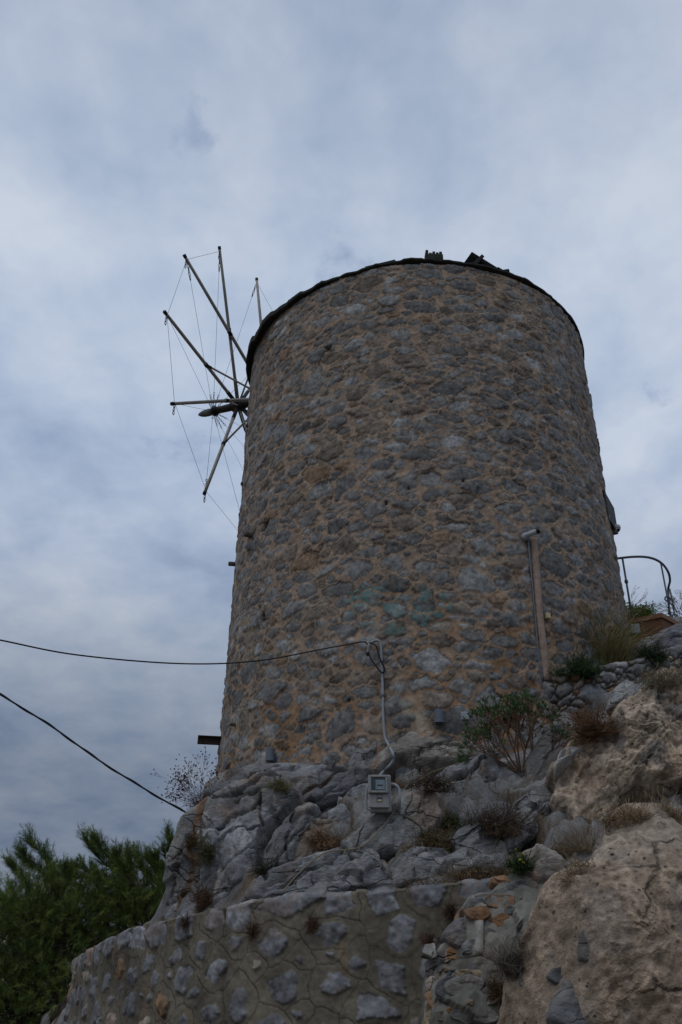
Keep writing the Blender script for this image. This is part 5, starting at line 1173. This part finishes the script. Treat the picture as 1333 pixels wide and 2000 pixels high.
twigs(p0 - UPV * .3, unit([-.2, 0, 1]), .33, .012, 4); twigs(p0 - UPV * .3, unit([-.7, -.1, .8]), .30, .011, 4)
o = mb.build('bare_shrub', M['twig']); tag(o, 'leafless grey shrub at the right edge beyond the planter', 'shrub')

# ------------------------------------------------------------------ pines on the left
def pine(name, label, Y, trunk, limbs, blobs, n_sh, seed, yd=.9):
    """trunk, limbs: photo-traced centre lines carried out to distance Y with their own depth wander"""
    rng = np.random.default_rng(seed); b = at(trunk[0][0], trunk[0][1], Y); b[2] = GZ
    e = empty(name, b, label, 'tree')
    tk = np.array([b] + [at(x, y, Y) for x, y in trunk[1:]]); mb = MB(); mb.tube(catmull(tk, 6), np.linspace(.13, .03, 6 * (len(tk) - 1) + 1), 8); tr = mb.build('trunk', M['bark'], e)
    SB, SD, SL = [], [], []
    mbl = MB()
    for lm in limbs:
        y_off = rng.uniform(-yd, yd) * .6; P = catmull(np.array([at(x, y, Y + y_off) for x, y in lm]), 10)
        mbl.tube(P, np.linspace(.022, .006, len(P)), 5, col=(.06, .045, .035), cap=False)
        T = np.gradient(P, axis=0); T /= np.linalg.norm(T, axis=1)[:, None]
        for i in range(2, len(P)):
            f = i / len(P)
            for k in range(3 if f < .85 else 2):
                sd = rng.normal(size=3); d = unit(T[i] * .9 + unit(sd) * .65 + np.array([0, 0, .45])); SB.append(P[i]); SD.append(d); SL.append(rng.uniform(.20, .40) * (1.1 - .35 * f))
        SB.append(P[-1] - T[-1] * .1); SD.append(unit(T[-1] + np.array([0, 0, .15]))); SL.append(.42); SB.append(P[-3]); SD.append(unit(T[-1] + np.array([.15, 0, .4]))); SL.append(.34)
    for (cx, cy, rx, ry, wt) in blobs:
        c = at(cx, cy, Y); m_ = c @ _F / FPX; n = int(n_sh * wt)
        v = sph(rng, n) * (rng.random(n) ** .45)[:, None]; q = c + v * np.array([rx * m_, yd, ry * m_])
        d = v * .7 + np.array([0, 0, .55]) + rng.normal(0, .45, (n, 3)); d /= np.linalg.norm(d, axis=1)[:, None]
        SB += list(q); SD += list(d); SL += list(rng.uniform(.15, .32, n))
        for k in rng.integers(0, n, n // 9): mbl.tube([c + (q[k] - c) * .2 + rng.normal(0, .1, 3), c + (q[k] - c) * .6 + rng.normal(0, .06, 3), q[k]], [.014, .009, .004], 4, col=(.06, .045, .035), cap=False)
    mbl.build('limb', M['bark'], tr)
    SB, SD, SL = np.array(SB), np.array(SD), np.array(SL); n = len(SB); R = Rib()
    sc = rng.uniform(.7, 1.3, n)[:, None]; yel = rng.random(n)[:, None] ** 2
    cb = (np.array([.066, .112, .026]) * (1 - yel) + np.array([.19, .23, .05]) * yel) * sc
    R.add(SB, SB + SD * SL[:, None], .008, np.array([.06, .055, .03]))
    for k in range(52):
        f = rng.uniform(.12, 1.0, n)[:, None]; s0 = SB + SD * SL[:, None] * f; v = SD * .85 + .75 * sph(rng, n); v /= np.linalg.norm(v, axis=1)[:, None]
        R.add(s0, s0 + v * rng.uniform(.06, .115, n)[:, None], .0046, cb * rng.uniform(.8, 1.2, n)[:, None])
    R.build('crown', M['leaf'], e, seed)
pine('pine_tree', 'leftmost pine with a leader tip bending up to the left', 15.5, [(120, 1990), (118, 1880), (122, 1780), (112, 1722)],
     [[(122, 1770), (108, 1715), (85, 1675), (58, 1640)], [(118, 1790), (70, 1745), (40, 1710), (22, 1690)], [(118, 1830), (40, 1790), (0, 1760), (-30, 1735)], [(116, 1760), (90, 1710), (60, 1690), (45, 1668)], [(122, 1750), (130, 1720), (128, 1705)]],
     [(70, 1775, 80, 65, .34), (-20, 1830, 90, 90, .3), (80, 1880, 130, 110, .6), (40, 1980, 150, 110, .8)], 1300, 81)
pine('pine_tree', 'middle pine whose feathery top leans left above the wall', 16.4, [(330, 1990), (325, 1880), (300, 1790), (262, 1728)],
     [[(300, 1790), (250, 1725), (215, 1695), (185, 1668), (166, 1640)], [(262, 1730), (225, 1690), (200, 1660), (188, 1643)], [(250, 1740), (200, 1720), (165, 1695), (150, 1700)], [(262, 1728), (240, 1700), (229, 1672)], [(275, 1735), (258, 1700), (250, 1672)], [(240, 1735), (180, 1715), (140, 1715)]],
     [(200, 1765, 85, 55, .4), (150, 1830, 120, 90, .5), (270, 1790, 80, 60, .3)], 1300, 82)
pine('pine_tree', 'pine with thin upright shoots partly hidden by the cliff', 17.2, [(380, 1990), (375, 1880), (360, 1790), (330, 1735)],
     [[(340, 1760), (300, 1720), (280, 1700), (266, 1674)], [(340, 1760), (312, 1715), (300, 1695), (287, 1676)], [(350, 1750), (325, 1715), (310, 1695), (303, 1680)], [(360, 1740), (345, 1690), (335, 1660), (328, 1634)], [(355, 1730), (340, 1700), (322, 1665)]],
     [(300, 1770, 75, 50, .4), (360, 1790, 80, 70, .3)], 1000, 83)
